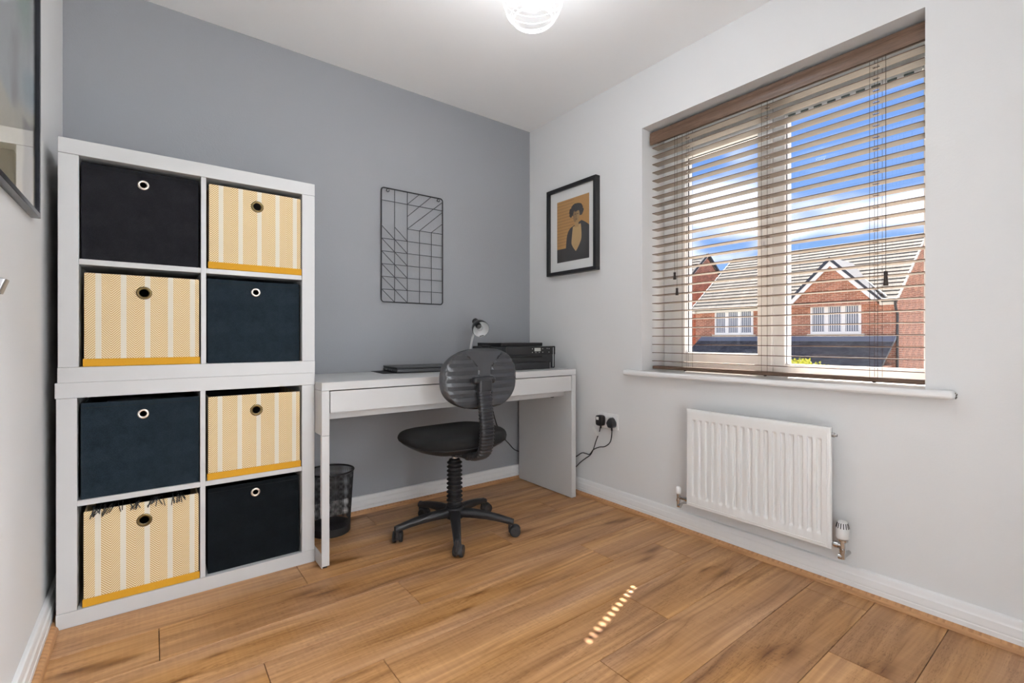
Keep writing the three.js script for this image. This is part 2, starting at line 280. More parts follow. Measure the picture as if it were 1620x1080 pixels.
function house(label, X0, X2, z0, z1, eave, ridge, gap = null) {
  const h = thing('brick_house', label, 'house', [X0, -2.75, (z0 + z1) / 2]);
  const P = (name, g, m, to = h) => { g = Array.isArray(g) ? merge(g) : g; g.translate(-X0, 2.75, -(z0 + z1) / 2); return part(name, g, m, to); };
  const xr = (X0 + X2) / 2, rise = (ridge - eave) / (xr - X0);
  P('brick_walls', metreUV((() => { const g = poly([[X0, -2.75], [X2, -2.75], [X2, eave], [xr, ridge - 0.06], [X0, eave]], z1 - z0); g.translate(0, 0, z0); return g; })()), brick);
  const n = 17, over = 0.3, ye = eave - over * rise;
  for (let k = 0; k < n; k++) {                              // courses, each lifted at its lower edge over the one below
    const a = k / n, b = (k + 1.15) / n, xa = lerp(X0 - over, xr, a), ya = lerp(ye, ridge, a) + 0.055, xb = lerp(X0 - over, xr, Math.min(b, 1)), yb = lerp(ye, ridge, Math.min(b, 1)) + 0.02;
    P('tile_course', slope(xa, ya, xb, yb, z0 - 0.06, z1 + 0.06, 0.03), X.tile);
    P('verge_tile', slope(xa, ya - 0.06, lerp(xa, xb, 0.8), lerp(ya, yb, 0.8) - 0.06, z1 + 0.06, z1 + 0.1, 0.11), X.verge);
    P('verge_tile', slope(xa, ya - 0.06, lerp(xa, xb, 0.8), lerp(ya, yb, 0.8) - 0.06, z0 - 0.1, z0 - 0.06, 0.11), X.verge);
  }
  P('rear_roof_slope', slope(X2 + over, ye, xr, ridge, z0 - 0.06, z1 + 0.06, 0.06), X.tile);
  P('rear_verge', slope(xr, ridge + 0.02, X2 + over, ye + 0.02, z1 + 0.02, z1 + 0.12, 0.14), X.dark);
  P('ridge_tiles', between(cyl(0.12, 0.12, z1 - z0 + 0.1, 10), [xr, ridge + 0.02, z0 - 0.05], [xr, ridge + 0.02, z1 + 0.05]), X.tile);
  for (const [a, b] of gap ? [[z0, gap[0]], [gap[1], z1]] : [[z0, z1]]) {
    P('fascia', bx(X0 - over + 0.03, X0 - over + 0.06, ye - 0.16, ye + 0.03, a, b), X.soffit);
    P('soffit', bx(X0 - over + 0.0601, X0, ye - 0.16, ye - 0.13, a, b), X.soffit);
  }
  return { h, P, ye, over };
}
const far = house('brick house with bare gable wall behind the nearer tiled roof', 21.2, 29.2, -22.4, -13.4, 2.9, 6.0);
far.P('front_verge', slope(20.95, 2.75, 25.2, 6.06, -13.38, -13.26, 0.14), X.dark);
{
  const Z0 = -11.6, Z1 = -3.05;
  const { h, P, ye } = house('brick house across the road with white windows and front gablet', 21, 29, Z0, Z1, 2.62, 5.45, [-6.9, -3.55]);
  const win = (za, zb, ya, yb) => {
    const f = P('window', [bx(20.931, 21.02, ya + 0.001, ya + 0.07, za + 0.01, zb - 0.01), bx(20.931, 21.02, yb - 0.07, yb - 0.001, za + 0.01, zb - 0.01), bx(20.93, 21.02, ya, yb, za, za + 0.07), bx(20.93, 21.02, ya, yb, zb - 0.07, zb), ...[1, 2].map((k) => bx(20.932, 21.02, ya + 0.01, yb - 0.01, lerp(za, zb, k / 3) - 0.035, lerp(za, zb, k / 3) + 0.035))], M.upvc);
    const ins = (g) => { g.translate(-21, 2.75, -(Z0 + Z1) / 2); return g; };
    for (let k = 0; k < 3; k++) {
      const a = lerp(za, zb, k / 3), b = lerp(za, zb, (k + 1) / 3);
      part('sash', merge([bx(20.921, 20.99, ya + 0.061, ya + 0.1, a + 0.06, b - 0.06), bx(20.921, 20.99, yb - 0.1, yb - 0.061, a + 0.06, b - 0.06), bx(20.92, 20.99, ya + 0.06, yb - 0.06, a + 0.034, a + 0.07), bx(20.92, 20.99, ya + 0.06, yb - 0.06, b - 0.07, b - 0.034)].map(ins)), M.upvc, f);
      part('window_glass', ins(bx(20.955, 20.965, ya + 0.09, yb - 0.09, a + 0.065, b - 0.065)), std({ color: 0x6a737f, roughness: 0.2 }), f);
      const sl = []; for (let q = 0; q < 6; q++) { const c = lerp(a + 0.1, b - 0.1, q / 5); sl.push(ins(bx(20.945, 20.956, ya + 0.11, yb - 0.11, c - 0.016, c + 0.016))); }
      part('vertical_blind', merge(sl), X.slat, f);
    }
    P('brick_sill', bx(20.88, 21.02, ya - 0.1, ya - 0.001, za - 0.12, zb + 0.12), X.cream);
  };
  win(-10.49, -8.56, 1.13, 2.37); win(-6.07, -4.21, 1.13, 2.38);
  // front gablet
  const za = -6.72, zb = -3.72, zc = (za + zb) / 2, yA = 2.5, yT = 4.0, front = (pts, x, d) => { const g = poly(pts.map(([z, y]) => [-z, y]), d); g.rotateY(Math.PI / 2); g.translate(x, 0, 0); return metreUV(g); };
  P('gablet_brickwork', front([[za - 0.15, 2.3], [zb + 0.15, 2.3], [zb, yA], [zc, yT], [za, yA]], 20.7, 2.3), brick);
  for (const s of [-1, 1]) {
    const ze = zc + s * 1.72, yE = 2.42, k = (y) => y;
    P('bargeboard', front([[ze, yE], [zc, yT + 0.2], [zc, yT - 0.02], [ze - s * 0.22, yE]], 20.6, 0.05), M.upvc);
    P('gablet_roof', front([[ze + s * 0.12, yE], [zc, yT + 0.36], [zc, yT + 0.2], [ze, yE]], 20.55, 3.1), X.gablet);
    P('valley_flashing', bar([20.75, 2.58, zc + s * 1.9], [22.9, 4.12, zc], 0.03, 6), X.verge);
  }
  P('gutter', bar([20.66, ye + 0.02, Z0], [20.66, ye + 0.02, za - 0.25], 0.07), X.dark);
  P('gutter', bar([20.66, ye + 0.02, zb + 0.25], [20.66, ye + 0.02, Z1 + 0.1], 0.07), X.dark);
  P('downpipe', tube([[20.66, ye, Z1 + 0.02], [20.7, ye - 0.25, Z1 + 0.02], [20.93, ye - 0.5, Z1 + 0.02], [20.93, ye - 1, Z1 + 0.02], [20.93, -2.7, Z1 + 0.02]], 0.045, 40), X.dark);
  P('gutter_bracket', bx(20.6, 21.0, ye - 0.18, ye - 0.05, Z0 + 0.02, Z0 + 0.2), X.cream);
  // lean-to roof over the ground floor
  P('lean_to_roof', [slope(19.0, -0.23, 20.65, 0.76, -11.2, Z1, 0.1)], X.slate);
  P('lead_flashing', slope(20.6, 0.74, 21.0, 0.98, -11.2, Z1, 0.1), X.lead);
  P('lean_to_wall', bx(19.4, 21, -2.75, -0.1, -11, Z1 - 0.15), brick);
}
{ // shrub in the front garden across the road
  const s = thing('garden_shrub', 'yellow-green shrub top in front of the dark lean-to roof', 'shrub', [16, -2.75, -4.7]);
  const r = rng(77), leaf = new THREE.ShapeGeometry(new THREE.Shape([[0, 0], [0.03, 0.035], [0, 0.1], [-0.03, 0.035]].map((p) => new THREE.Vector2(...p)))), list = [], e = new THREE.Euler(), q = new THREE.Quaternion(), m = new THREE.Matrix4();
  for (let k = 0; k < 2600; k++) {
    const lobe = Math.floor(r() * 4), c = [[-0.1, 2.72, -0.5, 0.36], [0.1, 2.5, -0.1, 0.4], [0, 2.56, 0.25, 0.38], [0.15, 2.4, 0.6, 0.42]][lobe];
    const a = r() * 6.283, b = Math.acos(1 - 1.6 * r()), d = c[3] * (0.55 + 0.5 * r());
    e.set(r() * 6, r() * 6, r() * 6); m.compose(new THREE.Vector3(c[0] + d * Math.sin(b) * Math.cos(a), c[1] + d * Math.cos(b), c[2] + d * Math.sin(b) * Math.sin(a)), q.setFromEuler(e), new THREE.Vector3(1, 1, 1).multiplyScalar(0.8 + 0.6 * r()));
    list.push(leaf.clone().applyMatrix4(m));
  }
  part('foliage', list, phys({ color: 0xa9aa3c, roughness: 0.8, transmission: 0.35, thickness: 0, side: THREE.DoubleSide }), s);
  const stems = []; for (let k = 0; k < 7; k++) { const a = k * 0.9; stems.push(tube([[0, 0, 0], [0.15 * Math.cos(a), 1, 0.3 * Math.sin(a)], [0.2 * Math.cos(a), 2.4, 0.6 * Math.sin(a)]], 0.025, 12, 6)); }
  part('stem', stems, std({ color: 0x5a4630, roughness: 0.9 }), s);
}

/* ---------------- shelving and storage boxes ---------------- */
function shelfUnit(label, x0, x1, y0, y1, over) {
  const zf = 0.426, zb = 0.038, h = y1 - y0, T = 0.049, w = x1 - x0, xm = 0.0065;
  const u = thing('shelf_unit', label, 'shelf', [(x0 + x1) / 2, y0, (zf + zb) / 2], 'white cube shelf units');
  const d = (zf - zb) / 2, a = -w / 2, b = w / 2, e = 0.0016;
  part('top_board', bx(a - over, b + over * 0.4, h - T, h, -d, d, e), M.laminate, u);
  part('bottom_board', bx(a - 0.001, b + 0.001, 0, T, -d, d, e), M.laminate, u);
  part('side_board', bx(a, a + T, T + 0.0004, h - T - 0.0004, -d, d - 0.0008, e), M.laminate, u);
  part('side_board', bx(b - T, b, T + 0.0004, h - T - 0.0004, -d, d - 0.0008, e), M.laminate, u);
  part('divider', bx(-0.008, 0.008, T, h - T, -d, d - 0.004, 0.001), M.laminate, u);
  part('shelf_board', bx(a + T, -0.008, h / 2 - 0.009, h / 2 + 0.009, -d, d - 0.005, 0.001), M.laminate, u);
  part('shelf_board', bx(0.008, b - T, h / 2 - 0.009, h / 2 + 0.009, -d, d - 0.005, 0.001), M.laminate, u);
  return { u, x0, x1, y0, h, T };
}
const upper = shelfUnit('white two-by-two cube shelf stacked on top of the other', -2.2695, -1.4995, 0.777, 1.5535, 0);
const lower = shelfUnit('white two-by-two cube shelf standing on the wooden floor', -2.2735, -1.5, 0, 0.777, 0.003);

const chevron = texture(256, 112, (u, v, i, j) => {          // one 64 mm column: herringbone band and a pale ribbed stripe
  const n = (hash2(i, j, 9) - 0.5) * 18, s = u * 64;
  if (s < 15) { const rib = Math.abs(((s * 0.55) % 1) - 0.5) < 0.2 ? -26 : 0, th = (j % 14) < 3 ? -10 : 0; return [236 + rib + th + n, 230 + rib + th + n, 214 + rib + th + n]; }
  const t = Math.abs(s - 39.5), ph = (((v * 4 - t / 7.2) % 1) + 1) % 1;                  // lines that meet in a V
  const k = step(0.34, 0.46, ph) - step(0.80, 0.92, ph);
  return [lerp(236, 186, k) + n, lerp(222, 146, k) + n, lerp(190, 84, k) + n];
}, true, [1 / 0.064, 1 / 0.0304]);
const mustardTex = texture(64, 64, (u, v, i, j) => { const n = ((((i >> 1) + j) & 3) < 2 ? 10 : -12) + (hash2(i, j, 2) - 0.5) * 22; return [205 + n, 150 + n, 34 + n * 0.6]; }, true, [1 / 0.03, 1 / 0.03]);
const cloth = (hex) => { const c = new THREE.Color(hex).convertLinearToSRGB(), t = texture(128, 128, (u, v, i, j) => { const n = (hash2(i, j, 6) - 0.5) * 16 + (((i + j) & 1) ? 4 : -4) + (fbm(u * 5, v * 5, 8, 3, 5, 5) - 0.5) * 16; return [c.r * 255 + n, c.g * 255 + n, c.b * 255 + n]; }, true, [1 / 0.12, 1 / 0.12]); return phys({ map: t, roughness: 0.95, specularIntensity: 0.35, bumpMap: weave, bumpScale: 0.0004 }); };
Object.assign(M, { chevron: std({ map: chevron, roughness: 0.9, bumpMap: weave, bumpScale: 0.0005 }), mustard: std({ map: mustardTex, roughness: 0.9 }), navy: cloth(0x1e2830), charcoal: cloth(0x1e1e22), shadedNavy: cloth(0x0e1317), lining: std({ color: 0x15171a, roughness: 0.95 }), nickel: std({ color: 0xd8cfc4, roughness: 0.3, metalness: 1 }) });  // darkest navy has the shade of the bottom right cube in its colour
function frontPanel(w, h, ex, ey, er, t, bow) {              // front with a punched eyelet hole
  const s = new THREE.Shape(); const c = 0.004;
  s.moveTo(-w / 2 + c, 0); s.lineTo(w / 2 - c, 0); s.quadraticCurveTo(w / 2, 0, w / 2, c); s.lineTo(w / 2, h - c); s.quadraticCurveTo(w / 2, h, w / 2 - c, h);
  s.quadraticCurveTo(0, h + bow, -w / 2 + c, h); s.quadraticCurveTo(-w / 2, h, -w / 2, h - c); s.lineTo(-w / 2, c); s.quadraticCurveTo(-w / 2, 0, -w / 2 + c, 0);
  const p = new THREE.Path(); p.absellipse(ex, ey, er, er, 0, Math.PI * 2, true); s.holes.push(p);
  const g = new THREE.ExtrudeGeometry(s, { depth: t - 0.002, bevelEnabled: true, bevelSize: 0.001, bevelOffset: -0.001, bevelThickness: 0.001, bevelSegments: 1, curveSegments: 20 }); g.translate(0, 0, -t + 0.001); return toCreasedNormals(metreUV(g), 0.7);
}
function storageBox(kind, label, x, y, zf, w, h, eyeletY, turn = 0, ex = 0) {
  const pat = kind === 'herringbone', D = 0.36, t = 0.006, fab = pat ? M.chevron : kind === 'charcoal' ? M.charcoal : kind === 'shadedNavy' ? M.shadedNavy : M.navy;
  const o = thing('storage_box', label, 'box', [x, y, zf - D / 2], pat ? 'yellow herringbone storage boxes' : 'dark fabric storage boxes'); o.rotation.y = turn;
  const er = pat ? 0.0135 : 0.0095, ow = pat ? 0.022 : 0.0165, z = D / 2;
  const f = frontPanel(w, h, ex, eyeletY, er, t, pat ? 0.001 : -0.003); f.translate(0, 0, z); part('front_panel', f, fab, o);
  part('side_panel', bx(-w / 2 + 0.001, -w / 2 + t, 0.001, h - 0.004, -z, z - t), fab, o); part('side_panel', bx(w / 2 - t, w / 2 - 0.001, 0.001, h - 0.004, -z, z - t), fab, o);
  part('back_panel', bx(-w / 2 + t, w / 2 - t, 0.001, h - 0.004, -z, -z + t), M.lining, o);
  part('bottom_panel', bx(-w / 2 + t, w / 2 - t, 0.0005, 0.006, -z + t, z - t), M.lining, o);
  const ring = lathe([[er - 0.0005, 0.0002], [er + 0.0005, 0.0024], [(er + ow) / 2, 0.0034], [ow - 0.0006, 0.002], [ow, 0.0001]], 36); ring.rotateX(Math.PI / 2); ring.translate(ex, eyeletY, z + 0.0002);
  part('eyelet', ring, pat ? M.bronze : M.nickel, o);
  if (pat) part('hem_band', bx(-w / 2 - 0.003, w / 2 + 0.003, 0, 0.0255, z - 0.004, z + 0.0035, 0.002), M.mustard, o);
  else part('top_hem', bx(-w / 2 + 0.002, w / 2 - 0.002, h - 0.017, h - 0.0155, z - 0.001, z + 0.0008), M.lining, o);
  return o;
}
const cL = -2.0575, cR = -1.7125, zf = 0.414;
const uy0 = 0.777 + 0.0494, uy1 = 0.777 + 0.3885 + 0.0094, ly0 = 0.0494, ly1 = 0.3885 + 0.0094;
storageBox('charcoal', 'charcoal fabric storage box in the top left cube', cL, uy1, zf, 0.317, 0.314, 0.268);
storageBox('herringbone', 'yellow herringbone storage box in the top right cube of the shelves', cR + 0.001, uy1, zf + 0.004, 0.316, 0.31, 0.252, 0.01);
storageBox('herringbone', 'yellow herringbone storage box directly under the charcoal box', cL + 0.006, uy0, zf + 0.002, 0.311, 0.305, 0.247, -0.01, -0.002);
storageBox('navy', 'navy fabric storage box in the upper shelf beside a yellow box', cR - 0.001, uy0, zf - 0.006, 0.316, 0.313, 0.27);
storageBox('navy', 'scuffed navy fabric storage box in the lower shelf, top left cube', cL, ly1, zf, 0.319, 0.311, 0.262);
storageBox('herringbone', 'yellow herringbone storage box in the lower shelf, right of the navy one', cR, ly1, zf + 0.003, 0.315, 0.305, 0.244);
const strandBox = storageBox('herringbone', 'yellow herringbone storage box on the bottom left with black strands over its rim', cL + 0.003, ly0, zf + 0.002, 0.311, 0.307, 0.246);
storageBox('shadedNavy', 'navy fabric storage box in the bottom right cube, coloured darker for shade', cR - 0.001, ly0, zf - 0.01, 0.314, 0.313, 0.272);
{ // black strands that hang over the rim of the bottom left box
  const o = thing('strand_bundle', 'bundle of glossy black strands spilling over the bottom left box rim', 'strands', [cL, ly0 + 0.3, zf - 0.02]);
  const r = rng(12), list = [];
  for (let k = 0; k < 46; k++) { const c = k < 20 ? lerp(-0.13, -0.03, r()) : k < 26 ? lerp(-0.02, 0.0, r()) : lerp(0.02, 0.115, r()), len = 0.004 + 0.018 * r(), s = lerp(-0.02, 0.012, r()); list.push(tube([[c - s, 0.0115, -0.01], [c - s * 0.4, 0.013 + 0.007 * r(), 0.004], [c, 0.012, 0.022], [c + s, 0.004 - len, 0.0292]], 0.0011 + 0.0006 * r(), 8, 5)); }
  part('strands', list, std({ color: 0x111214, roughness: 0.25 }), o).userData.kind = 'stuff';
}
{
  const g = stack([[0, 0.01], [0, 0.7], [0.012, 0.95], [0.03, 1], [0.05, 0.85], [0.058, 0.4], [0.06, 0.01]], 0.13, 0.09, 3);
  const o = shadows(new THREE.Mesh(g, std({ color: 0x17191c, roughness: 0.3 }))); o.name = 'plastic_pouch'; o.position.set(cL + 0.015, ly1 + 0.256, zf - 0.11);
  o.userData = { label: 'shiny black pouch peeking over the scuffed navy box', category: 'pouch' }; scene.add(o);
  const base = bx(-0.13, 0.13, -0.249, -0.001, -0.08, 0.08, 0.02); o.geometry = merge([g, base]);
}

/* ---------------- desk ---------------- */
{
  const X0 = -1.4985, X1 = -0.0836, ZB = 0.0225, ZD = 0.5214, YT = 0.7426, T = 0.033;
  const d = thing('desk', 'long white desk with wide drawer along the grey wall', 'desk', [(X0 + X1) / 2, 0, (ZB + ZD) / 2]);
  const P = (name, g, m = M.laminate, to = d) => { g = Array.isArray(g) ? merge(g) : g; g.translate(-(X0 + X1) / 2, 0, -(ZB + ZD) / 2); return part(name, g, m, to); };
  P('desktop', bx(X0, X1, YT - T, YT, ZB, ZD, 0.0016));
  P('side_panel', bx(X0, X0 + 0.031, 0.53, YT - T - 0.0006, ZB, ZD - 0.0006, 0.0025));
  const leg = M.laminate;
  P('leg', [bx(X0, X0 + 0.031, 0.012, 0.5296, ZD - 0.0075, ZD - 0.0006, 0.003), bx(X0, X0 + 0.0035, 0.2, 0.5296, ZD - 0.02, ZD - 0.006, 0.001)], leg);
  P('leg', bx(X0, X0 + 0.031, 0.012, 0.5296, ZB, ZB + 0.007, 0.003), leg);
  P('leg_runner', [bx(X0, X0 + 0.004, 0.003, 0.058, ZB, ZD - 0.001, 0.0015), bx(X0, X0 + 0.031, 0.009, 0.0125, ZB, ZD - 0.002, 0.001)], leg);
  P('foot', [bx(X0 + 0.008, X0 + 0.024, 0, 0.0095, ZD - 0.03, ZD - 0.012), bx(X0 + 0.008, X0 + 0.024, 0, 0.0095, ZB + 0.02, ZB + 0.04)], M.hole);
  P('end_panel', bx(-0.1172, X1, 0.004, YT - T - 0.0006, ZB + 0.008, ZD - 0.0006, 0.0016));
  P('foot', [bx(-0.112, X1 - 0.005, 0, 0.0045, ZD - 0.06, ZD - 0.03), bx(-0.112, X1 - 0.005, 0, 0.0045, ZB + 0.05, ZB + 0.08)], M.hole);
  P('screw_cap', [bx(-0.1178, -0.1168, 0.59, 0.594, 0.395, 0.4), bx(-0.1178, -0.1168, 0.578, 0.582, 0.395, 0.4)], M.hole);
  const dr = P('drawer', bx(X0 + 0.034, -0.1195, 0.6185, 0.7055, ZD - 0.018, ZD - 0.0006, 0.0015));
  P('drawer_body', [bx(X0 + 0.05, -0.135, 0.628, 0.7, ZB + 0.03, ZD - 0.0185), bx(X0 + 0.0315, -0.1176, 0.585, 0.622, 0.445, 0.46), bx(X0 + 0.0315, -0.1176, 0.585, 0.6, 0.06, 0.4445), bx(X0 + 0.0315, -0.1176, 0.585, 0.7, 0.04, 0.055)], M.laminate, dr);
  P('cable_clip', bx(-0.2, -0.185, 0.578, 0.586, 0.43, 0.445), M.hole);
}

/* ---------------- swivel chair ---------------- */
{
  const c = thing('office_chair', 'black swivel chair with ribbed plastic back at the white desk', 'chair', [-0.892, 0, 0.522]); c.rotation.y = 0.02;
  const turn0 = THREE.MathUtils.degToRad(46) + 0.02;
  // base: five arms, each with its castor
  part('base_hub', lathe([[0.0001, 0.072], [0.04, 0.072], [0.046, 0.082], [0.044, 0.118], [0.036, 0.128], [0.0001, 0.129]], 32), M.blackPlastic, c);
  for (let k = 0; k < 5; k++) {
    const a = turn0 + k * Math.PI * 2 / 5, cx = Math.cos(a), cz = Math.sin(a);
    const sec = (s) => { const r = lerp(0.032, 0.283, s), y = 0.118 - 0.035 * s * s - 0.006 * s, w = lerp(0.025, 0.016, s), t = lerp(0.042, 0.026, s); return { r, y, w, t }; };
    const arm = grid(20, 14, (u, v) => {
      if (v < 0.04 || v > 0.96) { const s = sec(v < 0.5 ? 0 : 1); return [cx * s.r, s.y - s.t / 2, cz * s.r]; }
      const s = sec((v - 0.0714) / 0.857), e = superell(-u * 2 * Math.PI, 3.2), lx = e[0] * s.w, ly = s.y - s.t / 2 + e[1] * s.t / 2;
      return [cx * s.r - cz * lx, ly, cz * s.r + cx * lx];
    }, true);
    part('base_arm', toCreasedNormals(arm, 0.9), M.blackPlastic, c);
    const cast = new THREE.Group(); cast.name = 'castor'; cast.position.set(cx * 0.272, 0, cz * 0.272); cast.rotation.y = [0.9, 2.3, 2.6, 0.4, 1.6][k]; c.add(cast);
    const wheel = () => { const g = lathe([[0.0001, -0.0085], [0.017, -0.0085], [0.0235, -0.007], [0.0248, -0.004], [0.0248, 0.004], [0.0235, 0.007], [0.017, 0.0085], [0.012, 0.0065], [0.0001, 0.0065]], 28); g.rotateZ(Math.PI / 2); return g; };
    for (const s of [-1, 1]) { const g = wheel(); if (s > 0) g.rotateY(Math.PI); g.translate(s * 0.0145, 0.0249, 0.018); part('wheel', g, M.blackPlastic, cast); }
    const hood = new THREE.SphereGeometry(0.029, 20, 10, 0, Math.PI * 2, 0, Math.PI * 0.48); hood.scale(0.78, 1, 1); hood.rotateX(-0.35); hood.translate(0, 0.0265, 0.016);
    part('hood', [hood, bx(-0.009, 0.009, 0.03, 0.082, -0.014, 0.006, 0.006)], M.blackPlastic, cast);
  }
  // bellows round the gas lift
  const bel = [[0.0001, 0.126]]; const rings = 11; for (let k = 0; k < rings; k++) { const y = 0.127 + k * 0.0198, q = 1 - 0.07 * (k / rings); bel.push([0.03 * q, y], [0.0385 * q, y + 0.006], [0.0385 * q, y + 0.0085], [0.03 * q, y + 0.0145]); } bel.push([0.026, 0.347], [0.0145, 0.352]);
  part('gas_lift_bellows', toCreasedNormals(lathe(bel, 32), 0.5), M.blackSoft, c);
  part('gas_lift', (() => { const g = cyl(0.0138, 0.0138, 0.06, 24); g.translate(0, 0.37, 0); return g; })(), M.steel, c);
  part('seat_plate', [bx(-0.07, 0.07, 0.386, 0.402, -0.1, 0.12, 0.006), bx(-0.035, 0.035, 0.378, 0.4, 0.02, 0.16, 0.008)], M.blackMetal, c);
  const knob = new THREE.CylinderGeometry(0.02, 0.022, 0.022, 14); knob.translate(0.03, 0.369, 0.085); part('tilt_knob', knob, M.blackPlastic, c);
  // seat
  const shell = stack([[0.392, 0.01], [0.39, 0.45], [0.394, 0.62], [0.41, 0.82], [0.43, 0.96], [0.441, 0.985], [0.442, 0.01]], 0.232, 0.222, 2.9); shell.translate(0, 0, -0.02);
  part('seat_shell', shell, M.blackPlastic, c);
  const cu = grid(64, 13, (u, v) => {
    const L = [[0.438, 0.01], [0.438, 0.965], [0.442, 0.995], [0.452, 1.01], [0.463, 1.0], [0.473, 0.975], [0.481, 0.93], [0.487, 0.86], [0.4915, 0.75], [0.494, 0.6], [0.495, 0.4], [0.4945, 0.25], [0.494, 0.1], [0.494, 0.002]][Math.round(v * 13)], e = superell(-u * 2 * Math.PI, 2.9);
    const x = e[0] * 0.236 * L[1], z = e[1] * 0.226 * L[1] - 0.02; let y = L[0]; if (y > 0.45) y += 0.010 * (z / 0.22) * (z > 0 ? 0.9 : 0.2) - (z < -0.1 ? (z + 0.1) ** 2 * 0.9 : 0) + 0.06 * x * x; return [x, y, z];
  }, true);
  part('seat_cushion', cu, M.blackFabric, c);
  // J-shaped back bar in its ribbed sleeve
  const path = new THREE.CatmullRomCurve3([[0, 0.402, 0.05], [0, 0.395, 0.13], [0, 0.398, 0.195], [0, 0.428, 0.246], [0, 0.5, 0.264], [0, 0.6, 0.256], [0, 0.7, 0.24]].map((p) => new THREE.Vector3(...p)));
  const NR = 34, NS = NR * 4;
  const sleeve = grid(28, NS, (u, v) => {
    const p = path.getPointAt(v), t = path.getTangentAt(v), n = new THREE.Vector3(1, 0, 0).cross(t).normalize(), e = superell(-u * 2 * Math.PI, 3.4), q = Math.round(v * NS) % 4, k = q < 2 ? 1 : 0.74, wd = 0.034 * lerp(0.85, 1, Math.min(1, v * 3));
    return [p.x + e[0] * wd * (k * 0.2 + 0.8), p.y + n.y * e[1] * 0.0185 * k, p.z + n.z * e[1] * 0.0185 * k];
  }, true);
  part('ribbed_back_bar', toCreasedNormals(sleeve, 0.5), std({ color: 0x2c2d30, roughness: 0.28 }), c);
  // backrest: a curved shell whose outer face carries horizontal ridges
  const RX = 0.206, RY = 0.134, YC = 0.742, half = (y) => RX * (1 - Math.abs(clamp(y, -RY, RY) / RY) ** 2.5) ** (1 / 2.3), curve = (x, y) => 0.226 - 0.62 * x * x - 0.25 * (y + 0.02) ** 2, PIT = 0.0325;
  const rows = []; for (let k = 0; k <= 60; k++) rows.push(-RY * Math.cos(k / 60 * Math.PI));
  for (let k = -6; k <= 6; k++) for (const f of [0, 0.5]) for (const e of [-0.0003, 0.0003]) { const y = (k + f) * PIT + 0.004 + e; if (Math.abs(y) < RY * 0.98) rows.push(y); }
  rows.sort((p, q) => p - q);
  const outer = grid(56, rows.length - 1, (u, v) => {
    const y = rows[Math.round(v * (rows.length - 1))], hx = half(y), x = (u * 2 - 1) * hx, ax = Math.abs(x), inside = 1 - Math.max(Math.abs(y) / RY, ax / Math.max(hx, 0.001));
    const clear = 0.036 + 0.1 * clamp((y - 0.055) / 0.09), ph = (((y - 0.004) / PIT) % 1 + 1) % 1;
    let rib = 0; if (ax > clear && inside > 0.02) rib = (ph < 0.5 ? 0.0055 - 0.008 * ph : -0.0035) * clamp((inside - 0.05) * 7);   // each ridge leans back so that its face looks up
    const rim = Math.max(0, 1 - inside / 0.12); return [x, YC + y, curve(x, y) + rib - 0.016 * rim * rim];
  });
  const inner = grid(48, 40, (u, v) => { const y = -RY * Math.cos(v * Math.PI), x = (1 - u * 2) * half(y); const inside = 1 - Math.max(Math.abs(y) / RY, Math.abs(x) / Math.max(half(y), 0.001)); return [x, YC + y, curve(x, y) - 0.016 - 0.03 * Math.min(1, Math.sqrt(Math.max(0, inside)) * 1.6)]; });
  outer.translate(0.018, 0, 0); inner.translate(0.018, 0, 0);
  part('back_shell', toCreasedNormals(outer, 0.35), std({ color: 0x3a3b3e, roughness: 0.27 }), c);
  part('back_cushion', inner, M.blackFabric, c);
  const br = part('back_bracket', [bx(-0.056, 0.056, 0.722, 0.752, 0.218, 0.258, 0.013, 4), bx(-0.034, 0.034, 0.688, 0.742, 0.228, 0.262, 0.01, 3)], std({ color: 0x2c2d30, roughness: 0.3 }), c);
  for (const s of [-1, 1]) { const g = cyl(0.006, 0.006, 0.004, 16); g.rotateX(Math.PI / 2); g.translate(s * 0.042, 0.737, 0.258); part('bolt', g, M.blackMetal, br); }
}

/* ---------------- things on and under the desk ---------------- */
const DT = 0.7426;
{
  const o = thing('laptop', 'closed grey laptop lying at the back of the white desk', 'laptop', [-0.865, DT + 0.0022, 0.147]); o.rotation.y = -0.085;
  const w = 0.186, dd = 0.113;
  part('laptop_base', [bx(-w, w, 0.002, 0.019, -dd, dd, 0.006, 3)], std({ color: 0x55575a, roughness: 0.45 }), o);
  part('laptop_lid', bx(-w, w, 0.0212, 0.0295, -dd, dd - 0.003, 0.0036, 3), std({ color: 0x3f4042, roughness: 0.4 }), o);
  part('hinge_seam', bx(-w + 0.004, w - 0.004, 0.0175, 0.0225, -dd + 0.004, dd - 0.007), M.hole, o);
  part('port', [bx(-w - 0.0006, -w + 0.002, 0.008, 0.0125, 0.02, 0.034), bx(-w - 0.0006, -w + 0.002, 0.008, 0.0125, -0.01, 0.004), bx(-w - 0.0006, -w + 0.002, 0.007, 0.014, -0.07, -0.045)], M.steel, o);
  part('rubber_foot', [-1, 1].flatMap((a) => [-1, 1].map((b) => bx(a * 0.16 - 0.01, a * 0.16 + 0.01, 0, 0.0025, b * 0.09 - 0.005, b * 0.09 + 0.005))), M.hole, o);
  const mat = shadows(new THREE.Mesh(bx(-0.24, 0.2, 0, 0.0022, -0.118, 0.09, 0.001), M.blackSoft)); mat.name = 'desk_mat'; mat.position.set(-0.875, DT, 0.147); mat.rotation.y = -0.085; mat.userData = { label: 'thin black mat under the closed laptop', category: 'mat' }; scene.add(mat);
}
